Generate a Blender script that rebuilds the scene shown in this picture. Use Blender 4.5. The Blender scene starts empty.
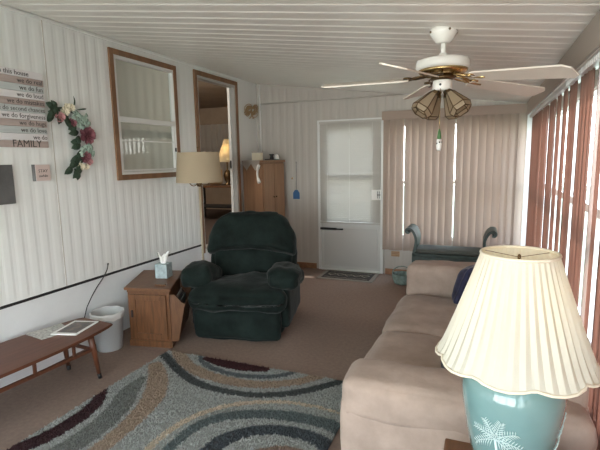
import bpy, bmesh, math, random
from mathutils import Vector, Matrix, noise
random.seed(7)
PI = math.pi
C = bpy.context.scene.collection
V = Vector

# ------------------------------------------------------------------ materials
def mat(name, col, rough=.6, metal=0, spec=.5, noise_s=0, noise_amt=.15, bump=0, bump_s=60, sheen=0, stretch=None, col2=None, coat=0, trans=0, emis=None, emis_s=0, subs=0):
    m = bpy.data.materials.new(name); m.use_nodes = True
    nt = m.node_tree; b = nt.nodes['Principled BSDF']
    c = (*col, 1)
    b.inputs['Base Color'].default_value = c
    b.inputs['Roughness'].default_value = rough
    b.inputs['Metallic'].default_value = metal
    b.inputs['Specular IOR Level'].default_value = spec
    if sheen:
        b.inputs['Sheen Weight'].default_value = sheen; b.inputs['Sheen Roughness'].default_value = .4
    if coat: b.inputs['Coat Weight'].default_value = coat; b.inputs['Coat Roughness'].default_value = .05
    if trans: b.inputs['Transmission Weight'].default_value = trans
    if emis: b.inputs['Emission Color'].default_value = (*emis, 1); b.inputs['Emission Strength'].default_value = emis_s
    if noise_s or bump:
        tc = nt.nodes.new('ShaderNodeTexCoord'); mp = nt.nodes.new('ShaderNodeMapping')
        nt.links.new(tc.outputs['Object'], mp.inputs['Vector'])
        if stretch: mp.inputs['Scale'].default_value = stretch
    if noise_s:
        n = nt.nodes.new('ShaderNodeTexNoise'); n.inputs['Scale'].default_value = noise_s; n.inputs['Detail'].default_value = 5
        n.inputs['Roughness'].default_value = .65
        nt.links.new(mp.outputs[0], n.inputs['Vector'])
        r = nt.nodes.new('ShaderNodeValToRGB'); e = r.color_ramp.elements
        c2 = col2 or tuple(x*(1-noise_amt*2) for x in col)
        e[0].position = .32; e[0].color = (*c2, 1); e[1].position = .68; e[1].color = c
        nt.links.new(n.outputs['Fac'], r.inputs['Fac']); nt.links.new(r.outputs[0], b.inputs['Base Color'])
    if bump:
        n2 = nt.nodes.new('ShaderNodeTexNoise'); n2.inputs['Scale'].default_value = bump_s; n2.inputs['Detail'].default_value = 4
        nt.links.new(mp.outputs[0], n2.inputs['Vector'])
        bp = nt.nodes.new('ShaderNodeBump'); bp.inputs['Strength'].default_value = bump; bp.inputs['Distance'].default_value = .01
        nt.links.new(n2.outputs['Fac'], bp.inputs['Height']); nt.links.new(bp.outputs[0], b.inputs['Normal'])
    return m

def mat_glass(name, tint=(.95, .97, .96), gloss=.08):
    m = bpy.data.materials.new(name); m.use_nodes = True; nt = m.node_tree; nt.nodes.clear()
    o = nt.nodes.new('ShaderNodeOutputMaterial'); t = nt.nodes.new('ShaderNodeBsdfTransparent'); g = nt.nodes.new('ShaderNodeBsdfGlossy')
    g.inputs['Roughness'].default_value = .02; t.inputs[0].default_value = (*tint, 1)
    x = nt.nodes.new('ShaderNodeMixShader'); lw = nt.nodes.new('ShaderNodeFresnel'); lw.inputs[0].default_value = 1.35
    ge = nt.nodes.new('ShaderNodeNewGeometry'); iv = nt.nodes.new('ShaderNodeMath'); iv.operation = 'SUBTRACT'; iv.inputs[0].default_value = 1
    mu = nt.nodes.new('ShaderNodeMath'); mu.operation = 'MULTIPLY'
    nt.links.new(ge.outputs['Backfacing'], iv.inputs[1]); nt.links.new(lw.outputs[0], mu.inputs[0]); nt.links.new(iv.outputs[0], mu.inputs[1])
    nt.links.new(mu.outputs[0], x.inputs[0]); nt.links.new(t.outputs[0], x.inputs[1]); nt.links.new(g.outputs[0], x.inputs[2])
    nt.links.new(x.outputs[0], o.inputs[0]); return m

def mat_translucent(name, col, tcol, fac, rough=.6, wave=0, spec=0.05):
    m = bpy.data.materials.new(name); m.use_nodes = True; nt = m.node_tree; b = nt.nodes['Principled BSDF']; o = nt.nodes['Material Output']
    b.inputs['Base Color'].default_value = (*col, 1); b.inputs['Roughness'].default_value = rough; b.inputs['Specular IOR Level'].default_value = .3
    t = nt.nodes.new('ShaderNodeBsdfTranslucent'); t.inputs[0].default_value = (*tcol, 1)
    x = nt.nodes.new('ShaderNodeMixShader'); x.inputs[0].default_value = fac
    nt.links.new(b.outputs[0], x.inputs[1]); nt.links.new(t.outputs[0], x.inputs[2]); nt.links.new(x.outputs[0], o.inputs[0])
    if wave:
        tc = nt.nodes.new('ShaderNodeTexCoord'); mp = nt.nodes.new('ShaderNodeMapping'); mp.inputs['Scale'].default_value = (1, 1, .02)
        n = nt.nodes.new('ShaderNodeTexNoise'); n.inputs['Scale'].default_value = wave; r = nt.nodes.new('ShaderNodeValToRGB')
        r.color_ramp.elements[0].color = tuple(c*.78 for c in tcol)+(1,); r.color_ramp.elements[1].color = tuple(min(1, c*1.1) for c in tcol)+(1,)
        r.color_ramp.elements[0].position = .35; r.color_ramp.elements[1].position = .65
        nt.links.new(tc.outputs['Object'], mp.inputs[0]); nt.links.new(mp.outputs[0], n.inputs['Vector']); nt.links.new(n.outputs['Fac'], r.inputs[0]); nt.links.new(r.outputs[0], t.inputs[0])
    return m

def mat_attr(name, rough=.95):
    m = bpy.data.materials.new(name); m.use_nodes = True; nt = m.node_tree; b = nt.nodes['Principled BSDF']
    a = nt.nodes.new('ShaderNodeAttribute'); a.attribute_name = 'pile'
    nt.links.new(a.outputs['Color'], b.inputs['Base Color']); b.inputs['Roughness'].default_value = rough; b.inputs['Specular IOR Level'].default_value = .1
    return m

M = {}
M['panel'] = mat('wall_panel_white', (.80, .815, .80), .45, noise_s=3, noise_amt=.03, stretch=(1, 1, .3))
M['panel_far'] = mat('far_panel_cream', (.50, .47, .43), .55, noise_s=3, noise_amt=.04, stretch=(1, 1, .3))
M['skirt'] = mat('skirting_white', (.78, .80, .81), .5, noise_s=5, noise_amt=.03)
M['ceil'] = mat('ceiling_enamel', (.80, .775, .72), .35, noise_s=2, noise_amt=.03)
M['carpet'] = mat('carpet_brown', (.32, .235, .192), 1, spec=.05, noise_s=38, noise_amt=.09, bump=1, bump_s=260)
M['white'] = mat('white_paint', (.78, .78, .76), .4)
M['alum'] = mat('white_aluminium', (.72, .73, .72), .35)
M['wood_trim'] = mat('brown_trim_wood', (.27, .14, .07), .5, noise_s=14, noise_amt=.2, stretch=(1, 1, .15))
M['wood_base'] = mat('orange_baseboard_wood', (.36, .18, .09), .5, noise_s=14, noise_amt=.2)
M['oak'] = mat('oak_medium', (.165, .070, .028), .42, noise_s=16, noise_amt=.24, stretch=(3, 3, .35), bump=.1, bump_s=60)
M['oak_top'] = mat('oak_top_medium', (.18, .078, .034), .42, noise_s=16, noise_amt=.18, stretch=(3, .35, 3))
M['cab'] = mat('cabinet_maple', (.31, .175, .095), .45, noise_s=10, noise_amt=.12, stretch=(3, 3, .2))
M['cab_side'] = mat('cabinet_side_maple', (.25, .135, .075), .45, noise_s=10, noise_amt=.12, stretch=(3, 3, .2))
M['walnut'] = mat('walnut_reddish', (.14, .05, .027), .42, spec=.35, noise_s=10, noise_amt=.2, stretch=(4, .3, 4))
M['walnut_leg'] = mat('walnut_leg_wood', (.13, .046, .023), .4, noise_s=14, noise_amt=.2, stretch=(4, 4, .3))
M['black'] = mat('black_plastic', (.012, .012, .013), .45)
M['dark'] = mat('dark_metal', (.04, .04, .045), .5, metal=.4)
M['chrome'] = mat('steel_metal', (.5, .5, .5), .25, metal=1)
M['brass'] = mat('polished_brass', (.58, .42, .20), .25, metal=1)
M['bronze'] = mat('dark_bronze', (.14, .09, .045), .35, metal=.8)
M['velvet'] = mat('green_velvet', (.014, .0235, .021), .8, spec=.12, noise_s=6, noise_amt=.33, bump=.3, bump_s=30, sheen=.10)
M['sofa'] = mat('sofa_suede', (.40, .312, .262), .9, spec=.15, noise_s=7, noise_amt=.12, bump=.5, bump_s=14, sheen=.12)
M['navy'] = mat('navy_cushion_cloth', (.02, .022, .07), .8, noise_s=30, noise_amt=.35, sheen=.2)
M['greyblue'] = mat('bluegrey_cushion_cloth', (.10, .12, .15), .85, noise_s=30, noise_amt=.3)
M['fan'] = mat('fan_white_enamel', (.80, .79, .74), .3)
M['blade'] = mat('fan_blade_cream', (.72, .66, .58), .4)
M['lampglass'] = mat_translucent('beige_slag_glass', (.45, .36, .25), (.55, .45, .33), .45, .25)
M['glass'] = mat_glass('window_glass')
M['teal'] = mat('teal_ceramic_glaze', (.17, .30, .305), .12, noise_s=5, noise_amt=.06, coat=.6)
M['teal_hi'] = mat('ceramic_relief_highlight', (.55, .70, .70), .12, coat=.6)  # jar's own ceramic, with the relief's white highlights painted in
M['shade'] = mat_translucent('pleated_shade_cream', (.73, .715, .64), (.86, .80, .61), .34, .8)
M['shade_trim'] = mat('shade_braid_ivory', (.72, .66, .53), .8)
M['shade_lin'] = mat_translucent('linen_shade_tan', (.50, .415, .295), (.6, .5, .35), .25, .9)
M['shade_lit'] = mat_translucent('small_shade_glowing', (.85, .76, .55), (.95, .86, .62), .6, .8)
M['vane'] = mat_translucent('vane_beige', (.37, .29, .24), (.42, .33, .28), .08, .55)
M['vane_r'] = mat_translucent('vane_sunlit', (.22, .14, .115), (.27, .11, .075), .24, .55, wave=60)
M['valance'] = mat('valance_taupe', (.36, .31, .265), .6)
M['mini'] = mat_translucent('mini_blind_white', (.50, .48, .445), (.5, .48, .45), .03, .5)
M['green_bench'] = mat('bench_dark_teal', (.045, .075, .07), .5, noise_s=8, noise_amt=.25)
M['basket'] = mat('basket_pale_teal', (.24, .33, .30), .7, noise_s=25, noise_amt=.3)
M['trash'] = mat_translucent('trash_frosted_white', (.62, .64, .65), (.7, .7, .7), .25, .35)
M['bag'] = mat_translucent('bin_liner_white', (.8, .8, .79), (.8, .8, .8), .2, .4)
M['red'] = mat('red_mark', (.4, .02, .02), .5)
M['tissue_box'] = mat('tissue_box_paleblue', (.42, .52, .55), .6, noise_s=30, noise_amt=.2)
M['paper'] = mat('paper_white', (.82, .82, .80), .7)
M['newsprint'] = mat('newsprint_grey', (.62, .61, .58), .8, noise_s=60, noise_amt=.3)
M['ink'] = mat('dark_print', (.10, .09, .085), .6, noise_s=30, noise_amt=.3)
M['photo'] = mat('magazine_photo', (.22, .16, .13), .35, noise_s=22, noise_amt=.35, col2=(.025, .04, .05))
M['pl_white'] = mat('sign_plank_white', (.78, .76, .77), .8, noise_s=8, noise_amt=.06, stretch=(1, .3, 3))
M['pl_brown'] = mat('sign_plank_taupe', (.50, .41, .38), .8, noise_s=8, noise_amt=.15, stretch=(1, .3, 3))
M['pl_blue'] = mat('sign_plank_greyblue', (.56, .60, .60), .8, noise_s=8, noise_amt=.1, stretch=(1, .3, 3))
M['slate'] = mat('slate_grey_board', (.13, .13, .13), .6, noise_s=8, noise_amt=.2)
M['leafdk'] = mat('leaf_dark_green', (.025, .05, .03), .6)
M['leafpale'] = mat('leaf_dusty_green', (.30, .40, .34), .7)
M['rose'] = mat('petal_mauve', (.27, .10, .125), .7)
M['pinkpetal'] = mat('petal_pink', (.52, .27, .28), .7)
M['cream'] = mat('petal_cream', (.75, .70, .55), .7)
M['raffia'] = mat('raffia_tan', (.42, .29, .16), .8)
M['blue'] = mat('swatter_blue', (.03, .12, .30), .5)
M['cloth'] = mat('doily_grey_white', (.50, .46, .42), .9)
M['mat_dark'] = mat('door_mat_dark', (.05, .045, .04), .95, noise_s=40, noise_amt=.2)
M['mat_light'] = mat('door_mat_pattern', (.24, .21, .175), .95)
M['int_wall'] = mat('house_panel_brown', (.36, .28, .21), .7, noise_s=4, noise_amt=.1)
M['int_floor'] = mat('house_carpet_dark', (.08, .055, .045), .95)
M['lace'] = mat_translucent('lace_curtain', (.48, .45, .41), (.5, .45, .4), .3, .9)
M['sheer'] = mat_translucent('sheer_window_curtain', (.56, .56, .54), (.6, .6, .55), .25, .9)
M['grass'] = mat('lawn_green', (.24, .27, .19), .95, noise_s=1.5, noise_amt=.15)
M['hedge'] = mat('hedge_green', (.17, .22, .14), .9, noise_s=4, noise_amt=.25)
M['bulb'] = mat('bulb_warm', (1, .9, .7), .5, emis=(1, .62, .25), emis_s=12)
M['velcro'] = mat('magazine_covers', (.20, .22, .24), .5, noise_s=25, noise_amt=.4)
M['pile'] = mat_attr('rug_pile')

# ------------------------------------------------------------------ helpers
def new_ob(name, me, parent=None):
    o = bpy.data.objects.new(name, me); C.objects.link(o)
    if parent is not None: o.parent = parent
    return o
def obj(name, bm, m, parent=None, smooth=False, doublesided=False):
    bmesh.ops.recalc_face_normals(bm, faces=bm.faces)
    me = bpy.data.meshes.new(name); bm.to_mesh(me); bm.free()
    for x in (m if isinstance(m, (list, tuple)) else [m]): me.materials.append(x)
    if smooth:
        for p in me.polygons: p.use_smooth = True
    return new_ob(name, me, parent)
def tag(o, label=None, cat=None, group=None, kind=None):
    if label: o['label'] = label
    if cat: o['category'] = cat
    if group: o['group'] = group
    if kind: o['kind'] = kind
    return o
def thing(name, label, cat, loc=(0, 0, 0), rz=0, group=None):
    o = new_ob(name, None); o.location = loc; o.rotation_euler = (0, 0, rz); o.empty_display_size = .05
    return tag(o, label, cat, group)
def struct(name, bm, m, parent=None, smooth=False):
    o = obj(name, bm, m, parent, smooth)
    if parent is None: o['kind'] = 'structure'
    return o
def B(): return bmesh.new()
def box(bm, lo, hi, bev=0, mi=0, mtx=None):
    g = bmesh.ops.create_cube(bm, size=1)
    lo = V(lo); hi = V(hi); c = (lo+hi)/2; s = hi-lo
    for v in g['verts']: v.co = V((v.co.x*s.x, v.co.y*s.y, v.co.z*s.z))+c
    fs = set(f for v in g['verts'] for f in v.link_faces)
    vs = g['verts']
    if bev:
        es = list(set(e for v in vs for e in v.link_edges))
        r = bmesh.ops.bevel(bm, geom=es, offset=bev, segments=2, affect='EDGES', profile=.5)
        vs = list(set(v for f in r['faces'] for v in f.verts) | set(v for v in vs if v.is_valid))
        fs = set(f for v in vs for f in v.link_faces)
    for f in fs: f.material_index = mi
    if mtx is not None: bmesh.ops.transform(bm, matrix=mtx, verts=list(set(v for f in fs for v in f.verts)))
    return fs
def lathe(bm, prof, c=(0, 0, 0), n=32, mi=0, rmod=None, caps=True, mtx=None):
    rings = []
    for i, (r, z) in enumerate(prof):
        ring = []
        for k in range(n):
            a = 2*PI*k/n; rr = r*(rmod(a, i/(len(prof)-1)) if rmod else 1)
            p = V((rr*math.cos(a), rr*math.sin(a), z))
            if mtx is not None: p = mtx @ p
            ring.append(bm.verts.new(p+V(c)))
        rings.append(ring)
    for a, b in zip(rings, rings[1:]):
        for k in range(n):
            f = bm.faces.new((a[k], a[(k+1) % n], b[(k+1) % n], b[k])); f.material_index = mi; f.smooth = True
    if caps:
        for r in (rings[0], rings[-1]):
            f = bm.faces.new(r); f.material_index = mi
    return rings
def tube(bm, pts, r, n=8, mi=0, caps=True, flat=1):
    pts = [V(p) for p in pts]; rings = []; up = V((0, 0, 1)); prev = None
    for i, p in enumerate(pts):
        t = (pts[min(i+1, len(pts)-1)]-pts[max(i-1, 0)]).normalized()
        if prev is None:
            a = t.cross(up)
            if a.length < .05: a = t.cross(V((1, 0, 0)))
            a.normalize()
        else:
            a = (prev-t*prev.dot(t)).normalized()
        prev = a; b = t.cross(a)
        rr = r[i] if isinstance(r, (list, tuple)) else r
        rings.append([bm.verts.new(p+a*rr*math.cos(2*PI*k/n)+b*rr*flat*math.sin(2*PI*k/n)) for k in range(n)])
    for a, b in zip(rings, rings[1:]):
        for k in range(n):
            f = bm.faces.new((a[k], a[(k+1) % n], b[(k+1) % n], b[k])); f.material_index = mi; f.smooth = True
    if caps:
        for rg in (rings[0], rings[-1]):
            f = bm.faces.new(rg); f.material_index = mi
def prism(bm, poly, z0, z1, mi=0, axis='z'):
    def P(a, b, c): return {'z': (a, b, c), 'x': (c, a, b), 'y': (a, c, b)}[axis]
    lo = [bm.verts.new(P(x, y, z0)) for x, y in poly]; hi = [bm.verts.new(P(x, y, z1)) for x, y in poly]
    fs = [bm.faces.new(lo[::-1]), bm.faces.new(hi)]
    n = len(poly)
    for i in range(n): fs.append(bm.faces.new((lo[i], lo[(i+1) % n], hi[(i+1) % n], hi[i])))
    for f in fs: f.material_index = mi
    return fs
def soft(bm, c, size, r=.05, n=14, puff=(0, 0, 0), wr=0, wf=6, rot=None, seed=0, shape=None):
    """rounded, puffed, wrinkled upholstery block"""
    ts = [-1+2*i/n for i in range(n+1)]
    ts = [math.copysign(abs(t)**.8, t) for t in ts]
    hs = V(size)/2; inner = V([max(h-r, 1e-4) for h in hs]); vd = {}
    def vert(i, j, k):
        key = (i, j, k)
        if key in vd: return vd[key]
        q = V((ts[i]*hs.x, ts[j]*hs.y, ts[k]*hs.z)); u = V((ts[i], ts[j], ts[k]))
        core = V([max(-a, min(a, b)) for a, b in zip(inner, q)]); d = q-core
        if d.length > 1e-6: q = core+d.normalized()*r
        q.x += puff[0]*u.x*(1-u.y**2)*(1-u.z**2); q.y += puff[1]*u.y*(1-u.x**2)*(1-u.z**2); q.z += puff[2]*u.z*(1-u.x**2)*(1-u.y**2)
        if shape: q = shape(q, u)
        if wr:
            nn = noise.noise(q*wf+V((seed*7.1, seed*3.3, seed)))+.5*noise.noise(q*wf*2.3+V((seed, 5, 1)))
            q += u.normalized()*nn*wr
        if rot is not None: q = rot @ q
        vd[key] = bm.verts.new(q+V(c)); return vd[key]
    for a in range(n):
        for b in range(n):
            for s in (0, n):
                for q in (((s, a, b), (s, a+1, b), (s, a+1, b+1), (s, a, b+1)), ((a, s, b), (a+1, s, b), (a+1, s, b+1), (a, s, b+1)), ((a, b, s), (a+1, b, s), (a+1, b+1, s), (a, b+1, s))):
                    f = bm.faces.new([vert(*x) for x in q]); f.smooth = True
def text_mesh(lines, parent, m, name='lettering'):
    """lines: (string, size, matrix, align) ; all joined in one mesh"""
    bm = B()
    for s, size, mtx, al in lines:
        cu = bpy.data.curves.new('t', 'FONT'); cu.body = s; cu.size = size; cu.extrude = .0008; cu.align_x = al; cu.resolution_u = 2
        o = bpy.data.objects.new('t', cu); C.objects.link(o)
        bpy.context.view_layer.update()
        me = bpy.data.meshes.new_from_object(o.evaluated_get(bpy.context.evaluated_depsgraph_get()))
        me.transform(mtx); bm.from_mesh(me)
        bpy.data.objects.remove(o); bpy.data.curves.remove(cu); bpy.data.meshes.remove(me)
    return obj(name, bm, m, parent)
# lettering on the left wall: text x runs to +Y, text up to +Z, faces +X
def wl(y, z, x): return Matrix(((0, 0, 1, x), (1, 0, 0, y), (0, 1, 0, z), (0, 0, 0, 1)))
def rz(a): return Matrix.Rotation(a, 3, 'Z')

LX, FY, RX, NY = -2.966, 5.72, .56, -1.8
def cz(x): return 2.54-.138*(x-LX)

# ------------------------------------------------------------------ camera
cam_d = bpy.data.cameras.new('camera'); cam = bpy.data.objects.new('camera', cam_d); C.objects.link(cam)
cam_d.sensor_width = 36; cam_d.lens = 450/600*36; cam_d.clip_start = .02
def nz(a): return V(a).normalized()
dY = nz((185, -69, 450)); dZ = -nz((58, 3025, 450)); dZ = (dZ-dY*dZ.dot(dY)).normalized(); dX = dY.cross(dZ)
R = Matrix(((dX.x, -dX.y, -dX.z), (dY.x, -dY.y, -dY.z), (dZ.x, -dZ.y, -dZ.z)))
cam.matrix_world = Matrix.Translation((0, 0, 1.5)) @ R.to_4x4()
bpy.context.scene.camera = cam

# ------------------------------------------------------------------ shell
bm = B(); box(bm, (LX-.1, NY-.1, -.1), (RX+.1, FY+.15, 0)); struct('floor', bm, M['carpet'])
# ceiling: ribbed panels running across the room
bm = B()
y = NY-.1; per = .132; prof = []
while y < FY+.12:
    prof += [(y, 0), (y+.100, 0), (y+.107, -.0026), (y+.113, -.0028), (y+.120, 0), (y+.127, -.0012)]
    y += per
vs = [[bm.verts.new((x, yy, cz(x)+dz)) for yy, dz in prof] for x in (LX-.1, RX+.1)]
top = [[bm.verts.new((x, yy, cz(x)+.06)) for yy in (prof[0][0], prof[-1][0])] for x in (LX-.1, RX+.1)]
for i in range(len(prof)-1): bm.faces.new((vs[0][i], vs[0][i+1], vs[1][i+1], vs[1][i]))
bm.faces.new((top[0][0], top[0][1], top[1][1], top[1][0]))
struct('ceiling', bm, M['ceil'])

def ribprof(a0, a1, per, seam, amp):
    """(coordinate, depth) pairs for a ribbed wall face"""
    out = [(a0, 0)]; k = math.ceil((a0-.001)/per)
    while k*per < a1:
        b = k*per
        for da, d in ((-.030, 0), (-.012, -amp), (.012, -amp), (.030, 0)):
            if a0 < b+da < a1: out.append((b+da, d))
        k += 1
    out.append((a1, 0)); return out
def rib_wall(bm, plane, inward, thick, a0, a1, z0, z1, per, amp, horiz='y'):
    """front face ribbed, back flat.  z1 may be a function of x"""
    pr = ribprof(a0, a1, per, 0, amp)
    def P(a, d, z): return (plane+inward*d, a, z) if horiz == 'y' else (a, plane+inward*d, z)
    zt = (lambda a: z1(a)) if callable(z1) else (lambda a: z1)
    f0 = [bm.verts.new(P(a, d, z0)) for a, d in pr]; f1 = [bm.verts.new(P(a, d, zt(a))) for a, d in pr]
    b0 = [bm.verts.new(P(a, -thick, z0)) for a in (a0, a1)]; b1 = [bm.verts.new(P(a, -thick, zt(a))) for a in (a0, a1)]
    for i in range(len(pr)-1): bm.faces.new((f0[i], f0[i+1], f1[i+1], f1[i]))
    bm.faces.new((b0[0], b1[0], b1[1], b0[1]))
    bm.faces.new((f0[0], f1[0], b1[0], b0[0])); bm.faces.new((f0[-1], b0[1], b1[1], f1[-1]))
    bm.faces.new(f0+[b0[1], b0[0]]); bm.faces.new(f1+[b1[1], b1[0]])

# left wall (window opening y 3.09-3.92 z 1.38-2.42; doorway y 4.31-5.13 z .5-2.43)
bm = B(); ZT = 2.545
for a0, a1, z0, z1 in ((NY-.1, 3.09, .56, ZT), (3.09, 3.92, .56, 1.38), (3.09, 3.92, 2.42, ZT), (3.92, 4.31, .56, ZT), (4.31, 5.13, 2.43, ZT), (5.13, FY+.15, .56, ZT)):
    rib_wall(bm, LX, 1, .08, a0, a1, z0, z1, .098, .0017)
box(bm, (LX-.08, NY-.1, 0), (LX+.004, 4.31, .545), mi=1)
box(bm, (LX-.08, 4.31, 0), (LX+.004, 5.13, .5), mi=1); box(bm, (LX-.08, 5.13, 0), (LX+.004, FY+.15, .56), mi=1)
struct('wall_left', bm, [M['panel'], M['skirt']])
bm = B(); box(bm, (LX-.06, NY, .542), (LX+.010, 4.26, .560)); struct('trim_1', bm, M['black'])
bm = B(); box(bm, (LX-.002, 2.446, .56), (LX+.0006, 2.452, 2.53)); struct('trim_2', bm, M['cloth'])
bm = B(); box(bm, (LX, NY, 2.515), (LX+.012, 5.7, 2.53)); struct('trim_3', bm, M['panel'])

# far wall : door x -2.07..-1.18 , window x -1.08..0.36 z .5-1.9
bm = B()
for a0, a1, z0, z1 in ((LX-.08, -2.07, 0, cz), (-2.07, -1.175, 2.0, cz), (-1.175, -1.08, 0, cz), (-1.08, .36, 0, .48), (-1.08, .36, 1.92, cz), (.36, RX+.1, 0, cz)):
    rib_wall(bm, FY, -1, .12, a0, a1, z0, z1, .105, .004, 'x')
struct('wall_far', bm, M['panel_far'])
bm = B(); box(bm, (-2.45, FY-.014, 0), (-2.10, FY, .075), .003); box(bm, (-1.15, FY-.014, 0), (.5, FY, .075), .003); struct('baseboard_far', bm, M['wood_base'])
# near wall with a big window behind the camera
bm = B()
box(bm, (LX-.1, NY-.1, 0), (-2.8, NY, 2.56)); box(bm, (.35, NY-.1, 0), (RX+.1, NY, 2.1)); box(bm, (-2.8, NY-.1, 0), (.35, NY, .45))
prism(bm, [(-2.8, 2.0), (.35, 2.0), (.35, cz(.35)), (-2.8, cz(-2.8))], NY-.1, NY, axis='y')
struct('wall_near', bm, M['panel'])
w = thing('window_2', None, None); w['kind'] = 'structure'
bm = B()
for x in (-2.8, -1.75, -.7, .31): box(bm, (x, NY-.07, .45), (x+.04, NY-.02, 2.0))
box(bm, (-2.8, NY-.07, .45), (.35, NY-.02, .49)); box(bm, (-2.8, NY-.07, 1.96), (.35, NY-.02, 2.0)); obj('window_frame', bm, M['alum'], w)
bm = B(); box(bm, (-2.78, NY-.05, .47), (.33, NY-.046, 1.98)); obj('pane', bm, M['glass'], w)

# right wall
bm = B()
box(bm, (RX, NY-.1, 0), (RX+.08, FY+.1, .45)); box(bm, (RX, NY-.1, 1.87), (RX+.08, FY+.1, cz(RX)+.02)); box(bm, (RX, 5.6, .45), (RX+.08, FY+.1, 1.90)); box(bm, (RX, NY-.1, .45), (RX+.08, NY+.2, 1.90))
struct('wall_right', bm, M['panel'])
w = thing('window_3', None, None); w['kind'] = 'structure'
bm = B()
box(bm, (RX+.02, NY+.2, 1.155), (RX+.06, 5.6, 1.205)); box(bm, (RX+.01, NY+.2, .45), (RX+.07, 5.6, .49)); box(bm, (RX+.01, NY+.2, 1.86), (RX+.07, 5.6, 1.90))
yy = NY+.2
while yy < 5.6:
    box(bm, (RX+.01, yy, .45), (RX+.07, yy+.05, 1.90)); yy += .894
box(bm, (RX+.01, 5.55, .45), (RX+.07, 5.6, 1.90))
obj('window_frame', bm, M['alum'], w)
bm = B(); box(bm, (RX+.035, NY+.22, .47), (RX+.039, 5.58, 1.88)); obj('pane', bm, M['glass'], w)
bm = B(); box(bm, (.42, 5.655, .0), (.555, 5.718, 2.06), .004); box(bm, (.50, 5.60, 0), (.555, 5.655, 2.05), .004); struct('trim_4', bm, M['skirt'])

# outdoors, seen only through gaps
bm = B(); box(bm, (RX+.2, -12, -.5), (30, 30, -.3)); box(bm, (-20, FY+.4, -.5), (RX+.2, 30, -.3)); struct('ground', bm, M['grass'])
bm = B()
for i in range(26):
    soft(bm, (9+random.uniform(-.5, .5), -8+i*1.3, .35), (1.8, 1.7, 1.5+random.uniform(-.2, .3)), .6, 8, wr=.12, wf=2.5, seed=i)
hd = obj('hedge', bm, M['hedge'], smooth=True); tag(hd, 'long green garden hedge outside the right windows', 'hedge', kind='stuff')

# ------------------------------------------------------------------ left window
w = thing('window_1', None, None); w['kind'] = 'structure'
bm = B(); y0, y1, z0, z1 = 3.05, 3.945, 1.345, 2.46; t = .048
x0, x1 = LX+.001, LX+.018
box(bm, (x0, y0, z0), (x1, y0+t, z1), .002); box(bm, (x0, y1-t, z0), (x1, y1, z1), .002); box(bm, (x0, y0+t, z0), (x1, y1-t, z0+t), .002); box(bm, (x0, y0+t, z1-t), (x1, y1-t, z1), .002)
obj('casing', bm, M['wood_trim'], w)
bm = B(); y0, y1, z0, z1 = 3.095, 3.915, 1.385, 2.415; t = .03; x0, x1 = LX-.03, LX+.012
box(bm, (x0, y0, z0), (x1, y0+t, z1), .002); box(bm, (x0, y1-t, z0), (x1, y1, z1), .002); box(bm, (x0, y0+t, z0), (x1, y1-t, z0+t), .002); box(bm, (x0, y0+t, z1-t), (x1, y1-t, z1), .002)
box(bm, (x0, y0+t, 1.855), (x1, y1-t, 1.90), .002)
obj('window_frame', bm, M['alum'], w)
bm = B(); zs = (1.42, 1.855); x1 = LX+.004
box(bm, (x0+.005, 3.125, zs[0]), (x1, 3.14, zs[1])); box(bm, (x0+.005, 3.87, zs[0]), (x1, 3.885, zs[1])); box(bm, (x0+.005, 3.14, zs[0]), (x1, 3.87, zs[0]+.015)); box(bm, (x0+.005, 3.14, 1.69), (x1-.004, 3.87, 1.70))
obj('sash', bm, M['alum'], w)
bm = B(); box(bm, (LX-.022, 3.12, 1.41), (LX-.019, 3.89, 2.39)); obj('pane', bm, M['glass'], w)
bm = B(); box(bm, (LX+.004, 3.872, 1.60), (LX+.016, 3.884, 1.64), .002); obj('latch', bm, M['black'], w)
# curtain inside the house behind that window
bm = B(); n = 60
for lay, (za, zb) in enumerate(((1.36, 1.80), (1.74, 2.46))):
    cols = [[bm.verts.new((LX-.055-.012*lay+.0022*math.sin(i*.8+lay), 3.02+.96*i/n, z)) for z in (za, zb)] for i in range(n+1)]
    for a, b in zip(cols, cols[1:]): f = bm.faces.new((a[0], b[0], b[1], a[1])); f.smooth = True
c = obj('window_curtain', bm, M['sheer']); tag(c, 'pale gathered sheer curtain behind the brown-framed wall window', 'curtain')

# ------------------------------------------------------------------ left doorway and the house room beyond
d = thing('door_1', None, None); d['kind'] = 'structure'
bm = B(); y0, y1, z1 = 4.255, 5.185, 2.485; t = .05; x0, x1 = LX+.001, LX+.02
box(bm, (x0, y0, .45), (x1, y0+t, z1), .002); box(bm, (x0, y1-t, .45), (x1, y1, z1), .002); box(bm, (x0, y0+t, z1-t), (x1, y1-t, z1), .002)
obj('door_frame', bm, M['wood_trim'], d)
bm = B(); x0, x1 = LX-.09, LX+.01
box(bm, (x0, 4.305, .5), (x1, 4.33, 2.435)); box(bm, (x0, 5.108, .5), (x1, 5.135, 2.435)); box(bm, (x0, 4.33, 2.41), (x1, 5.108, 2.435)); box(bm, (x0, 4.33, .49), (x1, 5.108, .51))
obj('door_jamb', bm, mat('jamb_grey', (.45, .44, .42), .5), d)
bm = B(); box(bm, (LX-.078, 5.085, .512), (LX-.045, 5.107, 2.408), .002); sd = obj('sliding_panel', bm, M['alum'], d)
bm = B(); box(bm, (LX-.072, 5.078, 1.40), (LX-.052, 5.084, 1.50), .002); obj('door_handle', bm, M['black'], sd)
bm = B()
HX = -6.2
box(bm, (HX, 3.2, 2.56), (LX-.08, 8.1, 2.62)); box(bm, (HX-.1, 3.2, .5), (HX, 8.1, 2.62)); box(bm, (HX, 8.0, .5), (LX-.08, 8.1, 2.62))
box(bm, (HX, 2.3, .5), (HX+2.3, 3.2, 2.62), 0); box(bm, (HX, 2.3, .5), (LX-.08, 2.4, 2.62)); box(bm, (HX, 2.4, 2.56), (LX-.08, 3.2, 2.62)); box(bm, (LX-.18, 5.72+.13, .5), (LX-.08, 8.0, 2.6))
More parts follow.
